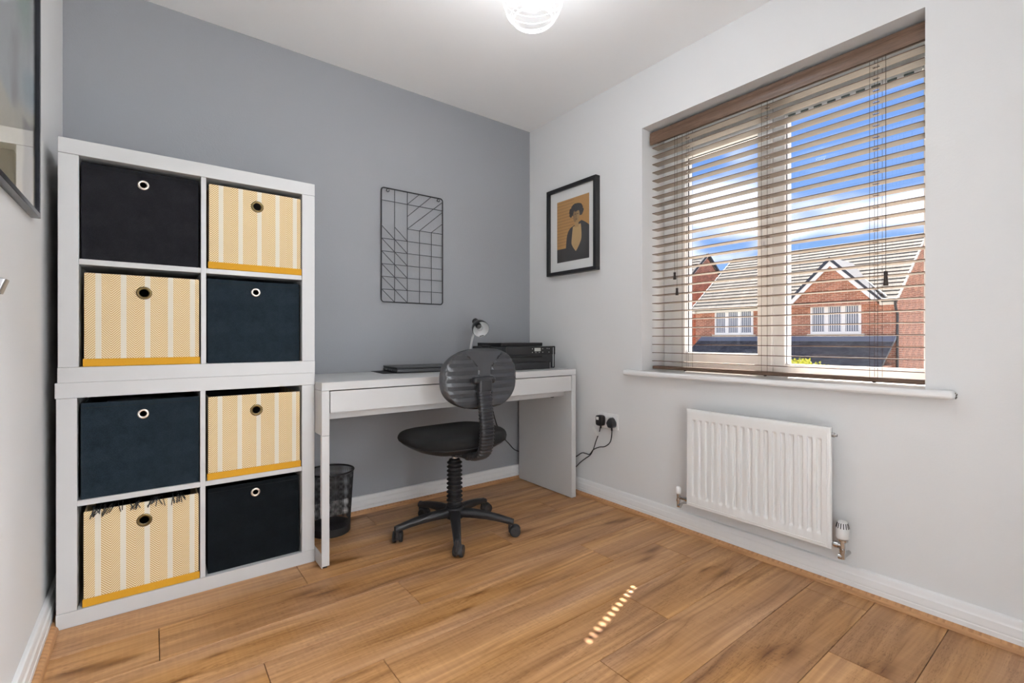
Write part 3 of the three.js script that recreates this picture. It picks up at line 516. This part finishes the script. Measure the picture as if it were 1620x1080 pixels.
{ // printer
  const o = thing('printer', 'black inkjet printer on the right end of the desk', 'printer', [-0.312, DT, 0.225]);
  const w = 0.184, z = 0.168, pm = std({ color: 0x26272a, roughness: 0.38 }), pd = std({ color: 0x1b1c1e, roughness: 0.3 });
  part('printer_body', bx(-w, w, 0.002, 0.13, -z, z, 0.006, 3), pm, o);
  part('control_panel', bx(-w + 0.002, w - 0.002, 0.082, 0.132, z - 0.004, z + 0.004, 0.003), pd, o);
  part('output_slot', bx(-w + 0.02, 0.08, 0.064, 0.077, z - 0.002, z + 0.0012), M.hole, o);
  part('output_tray', bx(-w + 0.02, 0.124, 0.042, 0.066, z - 0.002, z + 0.003, 0.002), pd, o);
  part('paper_cassette', bx(-w + 0.02, 0.124, 0.002, 0.04, z - 0.002, z + 0.022, 0.003), pm, o);
  part('cassette_edge', bx(0.1215, 0.1245, 0.004, 0.038, z + 0.021, z + 0.0232), M.steel, o);
  part('edge_trim', bx(w - 0.022, w - 0.016, 0.01, 0.124, z + 0.0001, z + 0.0048, 0.002), M.steel, o);
  part('display_screen', bx(0.02, 0.066, 0.103, 0.122, z + 0.0036, z + 0.0046), std({ color: 0xb9bcb6, roughness: 0.4 }), o);
  const bt = []; for (const [x, y] of [[0.004, 0.117], [0.004, 0.097], [0.03, 0.096], [0.056, 0.096], [0.082, 0.117], [0.082, 0.097], [0.116, 0.118], [0.131, 0.117], [0.131, 0.097]]) { const g = cyl(0.0026, 0.0026, 0.0014, 10); g.rotateX(Math.PI / 2); g.translate(x, y, z + 0.0045); bt.push(g); }
  for (const g of bt) part('button', g, std({ color: 0xc9c9c9, roughness: 0.5 }), o);
  part('rear_paper_cover', bx(-w + 0.012, 0.135, 0.1315, 0.152, -0.13, 0.11, 0.003), pd, o);
  part('cover_gap', bx(-w + 0.022, 0.128, 0.1345, 0.1425, 0.1085, 0.1106), M.hole, o);
  part('hinge_tab', bx(-w - 0.008, -w + 0.01, 0.118, 0.136, -0.06, 0.02, 0.004), pd, o);
}
{ // desk lamp
  const o = thing('desk_lamp', 'small black desk lamp with white inside on a silver neck', 'lamp', [-0.588, DT, 0.165]);
  part('base', lathe([[0.0001, 0], [0.058, 0], [0.06, 0.006], [0.055, 0.016], [0.02, 0.024], [0.0001, 0.025]], 40), M.blackMetal, o);
  const L = (x, y, z) => [x + 0.588, y - DT, z - 0.165];
  const C = new THREE.Vector3(...L(-0.574, 0.969, 0.27)), ax = new THREE.Vector3(-0.23, -0.43, 0.87).normalize(), q = new THREE.Quaternion().setFromUnitVectors(new THREE.Vector3(0, 1, 0), ax);
  const at = (g) => { g.applyQuaternion(q); g.translate(C.x, C.y, C.z); return g; };   // local +y points out of the shade
  const back = C.clone().addScaledVector(ax, -0.086);
  part('gooseneck', tube([[0, 0.02, 0], L(-0.588, 0.82, 0.175), L(-0.585, 0.9, 0.19), [back.x, back.y + 0.006, back.z]], 0.0064, 50, 12), std({ color: 0xd4d4d4, roughness: 0.35, metalness: 0.3 }), o);
  part('lamp_shade', at(lathe([[0.0465, 0], [0.0475, -0.001], [0.0478, -0.012], [0.044, -0.035], [0.034, -0.056], [0.022, -0.07], [0.0175, -0.076], [0.0175, -0.086], [0.0185, -0.09], [0.0185, -0.1], [0.016, -0.1005], [0.016, -0.105], [0.0185, -0.1055], [0.0185, -0.116], [0.012, -0.122], [0.0001, -0.122]], 40)), std({ color: 0x1c1d1f, roughness: 0.35 }), o);
  part('shade_lining', at(lathe([[0.046, -0.0006], [0.0455, -0.012], [0.042, -0.034], [0.032, -0.054], [0.018, -0.066], [0.0001, -0.068]], 40)), std({ color: 0xe9e9e9, roughness: 0.45 }), o);
  part('socket', at(lathe([[0.0001, -0.04], [0.014, -0.04], [0.016, -0.044], [0.016, -0.064], [0.0001, -0.064]], 24)), M.blackPlastic, o);
  part('glass_bulb', at(lathe([[0.0001, -0.004], [0.01, -0.006], [0.0165, -0.013], [0.0175, -0.02], [0.014, -0.03], [0.011, -0.042]], 24)), phys({ color: 0xffffff, roughness: 0.02, transmission: 0.85, thickness: 0 }), o);
  const st = at(bx(-0.012, 0.012, -0.006, -0.0015, 0.041, 0.0435)); const ang = new THREE.Matrix4(); part('maker_label', st, M.hole, o);
}
{ // mesh waste bin
  const o = thing('waste_bin', 'round black wire mesh bin under the desk corner', 'bin', [-1.357, 0, 0.152]);
  const R0 = 0.09, R1 = 0.106, HB = 0.29, wires = [];
  for (let k = 0; k < 110; k++) { const a = k / 110 * Math.PI * 2, b = a + 0.16, c = a - 0.16; for (const e of [b, c]) wires.push(bar([R0 * Math.cos(a), 0.03, R0 * Math.sin(a)], [R1 * Math.cos(e), HB, R1 * Math.sin(e)], 0.00065, 4)); }
  part('wire_mesh', wires, M.blackMetal, o).userData.kind = 'stuff';
  const t = new THREE.TorusGeometry(R1, 0.0042, 10, 60); t.rotateX(Math.PI / 2); t.translate(0, HB, 0); part('rim', t, M.blackMetal, o);
  part('base', lathe([[0.0001, 0.0], [R0 - 0.002, 0], [R0 + 0.0008, 0.004], [R0 + 0.0022, 0.036], [R0 + 0.0006, 0.036], [R0 - 0.001, 0.006], [0.0001, 0.006]], 60), M.blackMetal, o);
}

/* ---------------- on the walls ---------------- */
{ // wire grid board
  const x0 = -1.0495, y1 = 1.7355, W = 0.3735, Hh = 0.618, z = 0.017, cx = x0 + W / 2;
  const o = thing('wire_grid_board', 'black geometric wire memo grid hung on the grey wall', 'memo board', [cx, y1 - Hh, z]);
  const c = (k) => -W / 2 + W * k / 5, r = (k) => Hh - Hh * k / 9, f = 0.0034, t = 0.0017, q = 0.016;
  const frame = []; const pts = []; for (const [sx, sy, a0] of [[1, 1, 0], [-1, 1, 1], [-1, -1, 2], [1, -1, 3]]) for (let k = 0; k <= 6; k++) { const a = (a0 + k / 6) * Math.PI / 2; pts.push(new THREE.Vector3(sx * (W / 2 - q) + q * Math.cos(a), Hh / 2 + sy * (Hh / 2 - q) + q * Math.sin(a), 0)); }
  const cp = new THREE.CurvePath(); for (let k = 0; k < pts.length; k++) cp.add(new THREE.LineCurve3(pts[k], pts[(k + 1) % pts.length]));
  for (let k = 0; k < pts.length; k++) frame.push(bar(pts[k].toArray(), pts[(k + 1) % pts.length].toArray(), f, 10), (() => { const s = new THREE.SphereGeometry(f, 8, 6); s.translate(...pts[k].toArray()); return s; })());
  part('frame', frame, M.blackMetal, o);
  const seg = (a, b, cc, d, dz = 0) => part('wire', bar([c(a), r(b), dz], [c(cc), r(d), dz], t, 6), M.blackMetal, o);
  for (const k of [1, 4, 5, 6, 7, 8]) seg(0, k, 5, k);
  seg(2, 3, 5, 3);
  for (const k of [1, 2]) seg(k, 0, k, 9, 0.0026);
  for (const k of [3, 4]) seg(k, 3, k, 9, 0.0026);
  for (const k of [3, 4, 5, 6, 7]) seg(0, k, 2, k + 2, 0.0026); seg(1, 3, 2, 4, 0.0026); seg(0, 8, 1, 9, 0.0026);
  seg(2, 1, 3, 0, 0.0026); seg(2, 2, 4, 0, 0.0026); seg(2, 3, 5, 0.25, 0.0026); seg(3, 3, 5, 1.1, 0.0026); seg(4, 3, 5, 2.1, 0.0026);
  for (const k of [0.48, 4.62]) { const ring = new THREE.TorusGeometry(0.0075, 0.002, 8, 24); ring.translate(c(k), r(0) - 0.012, 0.001); const b = part('hanging_loop', ring, M.blackMetal, o); const n = cyl(0.0035, 0.0035, 0.022, 12); n.rotateX(Math.PI / 2); n.translate(c(k), r(0) - 0.0105, -0.0055); part('screw', n, M.steel, b); }
}
{ // framed print
  const z0 = 0.211, z1 = 0.63, y0 = 1.3105, y1 = 1.8485, xf = -0.036;
  const o = thing('framed_print', 'black framed ochre portrait print beside the window wall corner', 'picture', [0, (y0 + y1) / 2, (z0 + z1) / 2]);
  const hz = (z1 - z0) / 2, hy = (y1 - y0) / 2, fw = 0.021, fm = std({ color: 0x17171a, roughness: 0.42 });
  part('frame_rail', bx(xf, -0.0005, hy - fw, hy, -hz, hz, 0.0012), fm, o); part('frame_rail', bx(xf, -0.0005, -hy, -hy + fw, -hz, hz, 0.0012), fm, o);
  part('frame_rail', bx(xf, -0.0005, -hy + fw, hy - fw, -hz, -hz + fw, 0.0012), fm, o); part('frame_rail', bx(xf, -0.0005, -hy + fw, hy - fw, hz - fw, hz, 0.0012), fm, o);
  part('mount_card', bx(-0.018, -0.012, -hy + fw, hy - fw, -hz + fw, hz - fw), M.paper, o);
  const cv = document.createElement('canvas'); cv.width = 280; cv.height = 384; const x = cv.getContext('2d');
  x.fillStyle = '#b98a4c'; x.fillRect(0, 0, 280, 384);
  x.fillStyle = 'rgba(104,76,48,0.55)'; for (let k = 0; k < 15; k++) x.fillRect(0, 10 + k * 19, 150, 2.5);
  x.fillStyle = '#35302e'; x.fillRect(0, 300, 280, 84);
  x.beginPath(); x.moveTo(70, 384); x.lineTo(88, 240); x.quadraticCurveTo(98, 186, 136, 176); x.lineTo(216, 150); x.quadraticCurveTo(256, 168, 280, 190); x.lineTo(280, 384); x.closePath(); x.fillStyle = '#302d2e'; x.fill();   // coat
  x.beginPath(); x.moveTo(142, 178); x.lineTo(210, 168); x.quadraticCurveTo(222, 240, 212, 270); x.quadraticCurveTo(190, 310, 168, 330); x.quadraticCurveTo(128, 290, 130, 270); x.closePath(); x.fillStyle = '#c2a06c'; x.fill();   // shirt
  x.fillStyle = '#b3905c'; x.fillRect(158, 140, 34, 44);
  x.fillStyle = '#2b2625';                                     // loose dark hair
  const rh = rng(4); for (let k = 0; k < 60; k++) { const a = Math.PI * (0.92 + 1.16 * rh()), d = 30 + 22 * rh(); x.beginPath(); x.ellipse(172 + d * Math.cos(a), 98 + d * 1.05 * Math.sin(a), 7 + 9 * rh(), 6 + 8 * rh(), rh() * 3, 0, Math.PI * 2); x.fill(); }
  x.beginPath(); x.ellipse(172, 82, 42, 42, 0, 0, Math.PI * 2); x.fill();
  x.beginPath(); x.ellipse(173, 112, 28, 42, 0, 0, Math.PI * 2); x.fillStyle = '#ab8856'; x.fill();
  x.beginPath(); x.ellipse(162, 114, 17, 38, 0, 0, Math.PI * 2); x.fillStyle = '#8f6f45'; x.fill();   // plain face in two printed tones
  x.fillStyle = '#5b4733'; x.fillRect(157, 102, 12, 5); x.fillRect(178, 102, 13, 5); x.fillRect(166, 134, 16, 4);
  x.fillStyle = '#2b2625'; for (let k = 0; k < 22; k++) { x.beginPath(); x.ellipse(146 + 52 * rh(), 66 + 16 * rh(), 9, 7, rh() * 3, 0, Math.PI * 2); x.fill(); }
  const tex = new THREE.CanvasTexture(cv); tex.colorSpace = THREE.SRGBColorSpace; tex.magFilter = THREE.LinearFilter;
  const pg = new THREE.PlaneGeometry(0.272, 0.377); pg.rotateY(-Math.PI / 2); pg.translate(-0.0183, -0.003, 0.007);
  part('portrait_print', pg, std({ map: tex, roughness: 0.85 }), o).userData.label = 'ochre and black print of a person in a dark coat';
  part('cover_glass', bx(-0.0215, -0.0205, -hy + fw, hy - fw, -hz + fw, hz - fw), M.pane, o);
}
{ // framed abstract on the left wall
  const z0 = 0.6, z1 = 1.5, y0 = 1.255, y1 = 2.06, D = 0.02;
  const o = thing('framed_abstract', 'pale abstract picture in a thin dark frame on the left wall', 'picture', [XL, (y0 + y1) / 2, (z0 + z1) / 2]);
  const hz = (z1 - z0) / 2, hy = (y1 - y0) / 2, fw = 0.014, fm = std({ color: 0x2b2d33, roughness: 0.22, metalness: 0.6 });
  part('frame_rail', bx(0.0005, D, hy - fw, hy, -hz, hz, 0.0015), fm, o); part('frame_rail', bx(0.0005, D, -hy, -hy + fw, -hz, hz, 0.0015), fm, o);
  part('frame_rail', bx(0.0005, D, -hy + fw, hy - fw, -hz, -hz + fw, 0.0015), fm, o); part('frame_rail', bx(0.0005, D, -hy + fw, hy - fw, hz - fw, hz, 0.0015), fm, o);
  const tex = texture(384, 344, (u, v) => {
    const wx = u + 0.18 * (fbm(u * 3, v * 3, 51, 4) - 0.5), wy = v + 0.18 * (fbm(u * 3 + 5, v * 3, 52, 4) - 0.5), n = (fbm(u * 30, v * 30, 53, 3) - 0.5) * 16;
    let c = [168, 172, 172]; const mix = (d, k) => { k = clamp(k); c = c.map((p, i) => lerp(p, d[i], k)); };
    mix([120, 116, 106], step(0.55, 0.75, fbm(wx * 4, wy * 2.2, 54, 4)) * 0.8); mix([104, 150, 118], step(0.14, 0.03, Math.hypot(wx - 0.84, (wy - 0.7) * 0.7)) * 0.7); mix([205, 208, 206], step(0.5, 0.64, fbm(wx * 3 + 3, wy * 3, 55, 4)) * 0.8); mix([96, 140, 148], step(0.1, 0.02, Math.hypot((wx - 0.9), (wy - 0.4))) * 0.6);
    mix([196, 186, 158], step(0.34, 0.28, wy)); mix([110, 96, 72], step(0.29, 0.26, wy) * step(0.8, 0.86, wx) * step(0.98, 0.95, wx)); return [c[0] + n, c[1] + n, c[2] + n];
  });
  const pg = new THREE.PlaneGeometry(2 * hz - 0.02, 2 * hy - 0.02); pg.rotateY(Math.PI / 2); pg.translate(0.0095, 0, 0); part('abstract_print', pg, std({ map: tex, roughness: 0.8 }), o);
  part('backing_board', bx(0.002, 0.009, -hy + 0.008, hy - 0.008, -hz + 0.008, hz - 0.008), M.hole, o);
  part('cover_glass', bx(0.0125, 0.0135, -hy + fw, hy - fw, -hz + fw, hz - fw), M.pane, o);
}
{ // chrome hook at the left edge of the view
  const o = thing('wall_hook', 'brushed chrome hook on the white left wall below the picture', 'hook', [XL, 1.02, 1.14]);
  part('back_plate', bx(0.0003, 0.007, -0.022, 0.022, -0.022, 0.022, 0.003), M.steel, o);
  const g = poly([[0.006, -0.013], [0.036, -0.016], [0.045, 0.012], [0.034, 0.015], [0.03, -0.001], [0.006, 0.004]], 0.034, 0.0015); g.translate(0, 0, -0.017); part('hook_arm', toCreasedNormals(g, 0.5), M.steel, o);
}

/* ---------------- radiator ---------------- */
{
  const z0 = 1.232, z1 = 1.812, y0 = 0.156, y1 = 0.597, xF = -0.088;
  const o = thing('radiator', 'white ribbed panel radiator under the window', 'radiator', [0, 0.156, (z0 + z1) / 2]);
  const hw = (z1 - z0) / 2, hh = y1 - y0, N = 17, pitch = (2 * hw - 0.045) / N;
  const NU = N * 20, flute = (z) => { const t = (((z + hw - 0.0225) / pitch) % 1 + 1) % 1; if (z < -hw + 0.0225 || z > hw - 0.0225) return 0; return step(0.2, 0.3, t) * step(0.8, 0.7, t); };
  const ys = [0, 0.004, 0.012, 0.04, 0.046, 0.052, 0.06, 0.1, 0.2, 0.3, 0.36, 0.384, 0.39, 0.396, 0.404, 0.425, hh - 0.006, hh - 0.002, hh];
  const face = grid(NU, ys.length - 1, (u, v) => {
    const z = (u * 2 - 1) * hw, y = ys[Math.round(v * (ys.length - 1))], k = flute(z) * step(0.042, 0.056, y) * step(0.398, 0.386, y), e = Math.min(hw - Math.abs(z), y, hh - y);
    return [xF + 0.0085 * k + 0.006 * (1 - Math.sqrt(Math.max(0, 1 - (1 - clamp(e / 0.006)) ** 2))), y, z];
  });
  part('front_panel', toCreasedNormals(face, 0.6), M.enamel, o);
  part('panel_back', bx(xF + 0.009, xF + 0.02, 0.001, hh - 0.001, -hw + 0.001, hw - 0.001, 0.003), M.enamel, o);
  part('edge_seam', [bx(xF - 0.0018, xF + 0.004, 0.004, hh - 0.02, hw - 0.014, hw - 0.010, 0.001), bx(xF - 0.0018, xF + 0.004, 0.012, 0.0165, -hw + 0.01, hw - 0.012, 0.001)], M.enamel, o);
  const fins = []; for (let k = 0; k < 22; k++) { const z = lerp(-hw + 0.04, hw - 0.04, k / 21); fins.push(bx(xF + 0.02, -0.03, 0.03, hh - 0.03, z - 0.0006, z + 0.0006)); } part('convector_fins', fins, M.enamel, o);
  for (const s of [-1, 1]) part('wall_bracket', bx(-0.03, -0.0006, 0.08, hh - 0.06, s * hw * 0.62 - 0.015, s * hw * 0.62 + 0.015), M.enamel, o);
  const zy = (z, y) => [xF + 0.02, y, z];
  // bleed valve, top corner nearest the camera
  part('bleed_valve', [bar([xF + 0.014, hh - 0.028, hw - 0.002], [xF + 0.014, hh - 0.028, hw + 0.008], 0.0085, 6), bar([xF + 0.014, hh - 0.028, hw + 0.006], [xF + 0.014, hh - 0.028, hw + 0.016], 0.0045, 12)], M.steel, o);
  // thermostatic valve
  const zt = 1.842 - (z0 + z1) / 2, xv = -0.066, t = part('valve_body', [bar([xv, -0.028, zt], [xv, 0.042, zt], 0.0085, 16), bar([xv, 0.018, zt], [xv, 0.018, hw - 0.006], 0.0085, 16), bar([xv, 0.018, hw + 0.006], [xv, 0.018, hw + 0.018], 0.0125, 6), bar([xv, 0.036, zt], [xv, 0.044, zt], 0.0165, 24), bar([xv, -0.004, zt], [xv, 0.008, zt], 0.0115, 6), bar([xv, -0.021, zt], [xv, -0.021, zt - 0.012], 0.0105, 16), bar([xv, -0.021, zt], [-0.004, -0.021, zt], 0.0075, 12)], M.chrome, o);
  const head = lathe([[0.0001, 0.044], [0.0175, 0.044], [0.0205, 0.05], [0.0205, 0.072], [0.0198, 0.084], [0.0155, 0.103], [0.012, 0.108], [0.0001, 0.1085]], 28); head.translate(xv, 0, zt); const hd = part('thermostatic_head', head, std({ color: 0xdededd, roughness: 0.4 }), t);
  const slots = []; for (let k = 0; k < 14; k++) { const a = k / 14 * Math.PI * 2, p = (r, y) => [xv + r * Math.cos(a), y, zt + r * Math.sin(a)]; slots.push(bar(p(0.0199, 0.084), p(0.0158, 0.1025), 0.0014, 6)); } part('grille_slots', slots, M.hole, t);
  // lockshield valve
  const zl = 1.178 - (z0 + z1) / 2, l = part('valve_body', [bar([xv, -0.028, zl], [xv, 0.035, zl], 0.0075, 16), bar([xv, 0.018, zl], [xv, 0.018, -hw + 0.006], 0.0075, 16), bar([xv, 0.018, -hw - 0.014], [xv, 0.018, -hw - 0.004], 0.0115, 6), bar([xv, -0.001, zl], [xv, 0.009, zl], 0.0105, 6), bar([xv, -0.021, zl], [xv, -0.021, zl + 0.012], 0.0095, 16), bar([xv, -0.021, zl], [-0.004, -0.021, zl], 0.007, 12)], M.chrome, o);
  const cap = lathe([[0.0001, 0.034], [0.0115, 0.034], [0.0125, 0.04], [0.0118, 0.058], [0.009, 0.066], [0.0001, 0.068]], 20); cap.translate(xv, 0, zl); part('lockshield_cap', cap, M.gloss, l);
  part('tail_pipe', [bar([xv, 0.006, -hw + 0.03], [xv, -0.012, -hw - 0.03], 0.0022, 8)], M.enamel, o);
}

/* ---------------- socket, plugs, cords ---------------- */
{
  const o = thing('wall_socket', 'white double socket plate with switches above the skirting', 'socket', [0, 0.458, 0.694]);
  part('face_plate', bx(-0.0085, -0.0003, -0.043, 0.043, -0.0735, 0.0735, 0.003), M.gloss, o);
  for (const s of [-0.016, 0.02]) part('rocker_switch', bx(-0.0115, -0.008, 0.012, 0.03, s - 0.007, s + 0.007, 0.0015), M.gloss, o);
  part('fixing_screw', [-1, 1].map((s) => bar([-0.009, 0.0, s * 0.06], [-0.0082, 0.0, s * 0.06], 0.0035, 12)), M.steel, o);
}
function plug(label, y, z, cordPts, cordName, sticker) {
  const o = thing('plug', label, 'plug', [-0.009, y, z], 'plugs in the wall socket');
  const s = new THREE.Shape(); const P = sticker ? [[-0.024, 0.012], [-0.018, 0.027], [0.018, 0.027], [0.025, 0.008], [0.022, -0.022], [0.012, -0.029], [-0.012, -0.029], [-0.023, -0.02]] : [[-0.026, -0.004], [-0.016, 0.014], [0.0, 0.027], [0.014, 0.018], [0.025, -0.002], [0.023, -0.02], [0.012, -0.026], [-0.014, -0.026]];
  s.setFromPoints(new THREE.SplineCurve([...P, P[0]].map((p) => new THREE.Vector2(...p))).getPoints(40));
  const g = new THREE.ExtrudeGeometry(s, { depth: 0.022, bevelEnabled: true, bevelSize: 0.005, bevelOffset: -0.005, bevelThickness: 0.005, bevelSegments: 3 }); g.translate(0, 0, 0.005); g.rotateY(-Math.PI / 2);
  part('plug_body', toCreasedNormals(g, 0.7), M.blackPlastic, o);
  part('cord_grip', bar([-0.014, -0.022, 0], [-0.012, -0.044, 0], 0.0048, 12), M.blackSoft, o);
  if (sticker) part('sticker', bx(-0.0335, -0.0322, 0.004, 0.02, -0.016, 0.002), M.paper, o);
  part('cord', tube(cordPts.map((p) => [p[0] + 0.009, p[1] - y, p[2] - z]), 0.0028, 90, 8), M.cord, o);
  return o;
}
const pl = plug('black plug with white sticker, nearest the desk', 0.4585, 0.655, [[-0.022, 0.425, 0.653], [-0.02, 0.397, 0.645], [-0.015, 0.362, 0.626], [-0.012, 0.322, 0.606], [-0.011, 0.287, 0.592], [-0.011, 0.246, 0.567], [-0.012, 0.216, 0.527], [-0.012, 0.185, 0.486], [-0.02, 0.15, 0.449], [-0.03, 0.13, 0.3]], 'cord', true);
part('cord_label', (() => { const g = bx(-0.0004, 0.0004, -0.028, 0.028, -0.009, 0.009); g.rotateX(-0.78); g.translate(-0.011, 0.392 - 0.4585, 0.612 - 0.655); return g; })(), M.paper, pl);
part('cord_sleeve', bar([-0.0105, 0.392 - 0.4585, 0.643 - 0.655], [-0.007, 0.368 - 0.4585, 0.629 - 0.655], 0.0042, 10), M.paper, pl);
plug('black plug without sticker on the right of the socket', 0.456, 0.735, [[-0.022, 0.425, 0.737], [-0.02, 0.379, 0.732], [-0.014, 0.341, 0.714], [-0.013, 0.313, 0.677], [-0.013, 0.302, 0.635], [-0.018, 0.281, 0.596], [-0.019, 0.249, 0.567], [-0.014, 0.246, 0.537], [-0.012, 0.244, 0.501], [-0.018, 0.211, 0.449], [-0.03, 0.18, 0.3]], 'cord', false);
{ const o = shadows(new THREE.Mesh(tube([[-0.33, 0.56, 0.03], [-0.319, 0.502, 0.012], [-0.304, 0.437, 0.01], [-0.275, 0.357, 0.01], [-0.24, 0.293, 0.01], [-0.184, 0.236, 0.01], [-0.135, 0.188, 0.012], [-0.06, 0.16, 0.012]], 0.0032, 80, 8), M.cord)); o.name = 'power_cord'; o.userData = { label: 'black cord hanging down the grey wall under the desk', category: 'cord' }; scene.add(o); }

/* ---------------- window blind ---------------- */
{
  const za = 0.938, zb = 2.042, xa = 0.062, xb = 0.112, pitch = 0.043, t = 0.003;
  const o = thing('venetian_blind', 'brown wooden venetian blind with open slats in the window', 'blind', [(xa + xb) / 2, 0.757, (za + zb) / 2]);
  const zc = (za + zb) / 2, hz = (zb - za) / 2, Y = (y) => y - 0.757;
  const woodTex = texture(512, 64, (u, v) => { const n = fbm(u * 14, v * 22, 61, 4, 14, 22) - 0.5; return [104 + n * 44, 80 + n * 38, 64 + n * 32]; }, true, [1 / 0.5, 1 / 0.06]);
  const litSlatTex = texture(512, 64, (u, v) => { const n = fbm(u * 12, v * 18, 62, 4, 12, 18) - 0.5; return [152 + n * 28, 138 + n * 27, 124 + n * 26]; }, true, [1 / 0.5, 1 / 0.06]);  // tan faces: outdoor light on the brown slats is put into the colour
  const wood = std({ map: woodTex, roughness: 0.4 }), litSlatWood = std({ map: litSlatTex, roughness: 0.38 });
  const vz = [[-0.004, 0], [-0.0005, -0.004], [0, -0.01], [0, -0.052], [-0.0025, -0.058], [-0.006, -0.063], [0.006, -0.063], [0.009, -0.056], [0.009, 0]].map(([a, b]) => [a, b]);
  const val = poly([[0, 0], [-0.003, -0.004], [-0.003, -0.018], [-0.0055, -0.024], [-0.0055, -0.05], [-0.002, -0.058], [-0.002, -0.063], [0.009, -0.063], [0.009, 0]], 2 * hz + 0.012); val.translate(0, 0, -hz - 0.006); val.translate(-0.032, Y(1.9985), 0);
  part('valance', toCreasedNormals(metreUV(val), 0.5), wood, o);
  part('headrail', bx(-0.02, 0.025, Y(1.955), Y(1.996), -hz, hz, 0.002), std({ color: 0x8a8178, roughness: 0.4 }), o);
  const ladders = [1.128, 1.512, 1.899].map((z) => z - zc);
  const slatGeo = (holes) => {
    const s = new THREE.Shape([[-hz, -0.025], [hz, -0.025], [hz, 0.025], [-hz, 0.025]].map((p) => new THREE.Vector2(...p)));
    if (holes) for (const l of ladders) { const p = new THREE.Path(); p.moveTo(l - 0.010, -0.0065); p.lineTo(l - 0.010, 0.0065); p.lineTo(l + 0.010, 0.0065); p.lineTo(l + 0.010, -0.0065); p.closePath(); s.holes.push(p); }
    const g = new THREE.ExtrudeGeometry(s, { depth: t, bevelEnabled: false }); g.rotateX(-Math.PI / 2); g.rotateY(-Math.PI / 2); const m = metreUV(g); const uv = m.attributes.uv, p = m.attributes.position; for (let i = 0; i < uv.count; i++) uv.setXY(i, p.getZ(i), p.getX(i)); return m;
  };
  const withHoles = slatGeo(true), plain = slatGeo(false), n = 27;
  for (let k = 0; k < n; k++) { const y = 0.7995 + k * pitch; if (y > 1.93) break; const m = part('slat', y < 0.9 ? plain : withHoles, [litSlatWood, wood], o); m.position.set(0, Y(y), 0); m.rotation.z = TILT; }
  part('bottom_rail', bx(-0.025, 0.025, Y(0.7595), Y(0.7755), -hz, hz, 0.004), wood, o);
  const cordM = std({ color: 0x4a3c33, roughness: 0.8 }), knobM = std({ color: 0x2a1d16, roughness: 0.4 });
  for (const l of ladders) for (const dx of [-0.0268, 0.0268]) part('ladder_cord', [bar([dx, Y(0.77), l - 0.012], [dx, Y(1.96), l - 0.012], 0.0007, 5), bar([dx, Y(0.77), l + 0.012], [dx, Y(1.96), l + 0.012], 0.0007, 5)], cordM, o);
  const tassel = (z, y, len, name) => { const g = lathe([[0.0001, 0], [0.0075, 0], [0.0078, 0.004], [0.0055, len * 0.68], [0.0048, len * 0.72], [0.0062, len * 0.76], [0.006, len], [0.0001, len]], 16); g.translate(-0.031, Y(y), z - zc); part('tassel', g, knobM, o); part('pull_cord', bar([-0.031, Y(y + len), z - zc], [-0.031, Y(1.96), z - zc], 0.0009, 5), cordM, o); };
  tassel(1.077, 1.215, 0.036); tassel(1.09, 1.135, 0.036); tassel(1.936, 1.107, 0.052);
  for (const l of ladders) part('end_button', (() => { const g = new THREE.SphereGeometry(0.007, 12, 8); g.scale(1, 0.6, 1); g.translate(-0.02, Y(0.7595), l); return g; })(), knobM, o);
}

/* ---------------- ceiling light ---------------- */
{
  const P0 = [-1.004, 0, 1.235], o = thing('ceiling_light', 'clear ribbed glass globe ceiling light with open bottom', 'ceiling light', [P0[0], 2.0, P0[2]]);
  const prof = [[0.066, 0.0], [0.073, 0.004], [0.09, 0.028], [0.101, 0.058], [0.105, 0.09], [0.101, 0.122], [0.088, 0.155], [0.066, 0.182], [0.046, 0.198]];
  const cv = new THREE.SplineCurve(prof.map((p) => new THREE.Vector2(...p)));
  part('glass_shade', new THREE.LatheGeometry(cv.getPoints(40), 64), phys({ color: 0xffffff, roughness: 0.02, transmission: 1, thickness: 0, ior: 1.5 }), o);
  const frost = phys({ color: 0xffffff, roughness: 0.25, transmission: 0.88, thickness: 0 });
  const rim = new THREE.TorusGeometry(0.066, 0.0032, 10, 64); rim.rotateX(Math.PI / 2); part('glass_rim', rim, frost, o);
  for (let k = 0; k < 9; k++) { const q = cv.getPoint(0.06 + k * 0.1), r = new THREE.TorusGeometry(q.x, 0.0012, 6, 64); r.rotateX(Math.PI / 2 + 0.05 * Math.sin(k * 2.1)); r.translate(0, q.y, 0); part('glass_thread', r, frost, o); }
  part('shade_cap', lathe([[0.0001, 0.212], [0.03, 0.212], [0.05, 0.2], [0.05, 0.194], [0.0001, 0.194]], 32), M.gloss, o);
  part('ceiling_rose', [lathe([[0.0001, H - 2.0 - 0.0005], [0.055, H - 2.0 - 0.0005], [0.052, H - 2.0 - 0.02], [0.0001, H - 2.0 - 0.024]], 32), bar([0, 0.21, 0], [0, H - 2.02, 0], 0.009, 16)], M.gloss, o);
  part('lamp_holder', (() => { const g = cyl(0.017, 0.017, 0.05, 20); g.translate(0, 0.172, 0); return g; })(), M.gloss, o);
  const bulb = new THREE.SphereGeometry(0.032, 24, 16); bulb.translate(0, 0.115, 0);
  part('light_bulb', bulb, std({ color: 0xffffff, emissive: 0xffffff, emissiveIntensity: 1.1, roughness: 0.4 }), o);
  const l = new THREE.PointLight(0xf2f6fb, LAMP_POWER); l.name = 'ceiling_lamp_glow'; l.position.set(0, 0.115, 0); l.castShadow = true; l.shadow.radius = 1.6; l.shadow.mapSize.set(2048, 2048); o.add(l);
}
renderer.render(scene, camera);
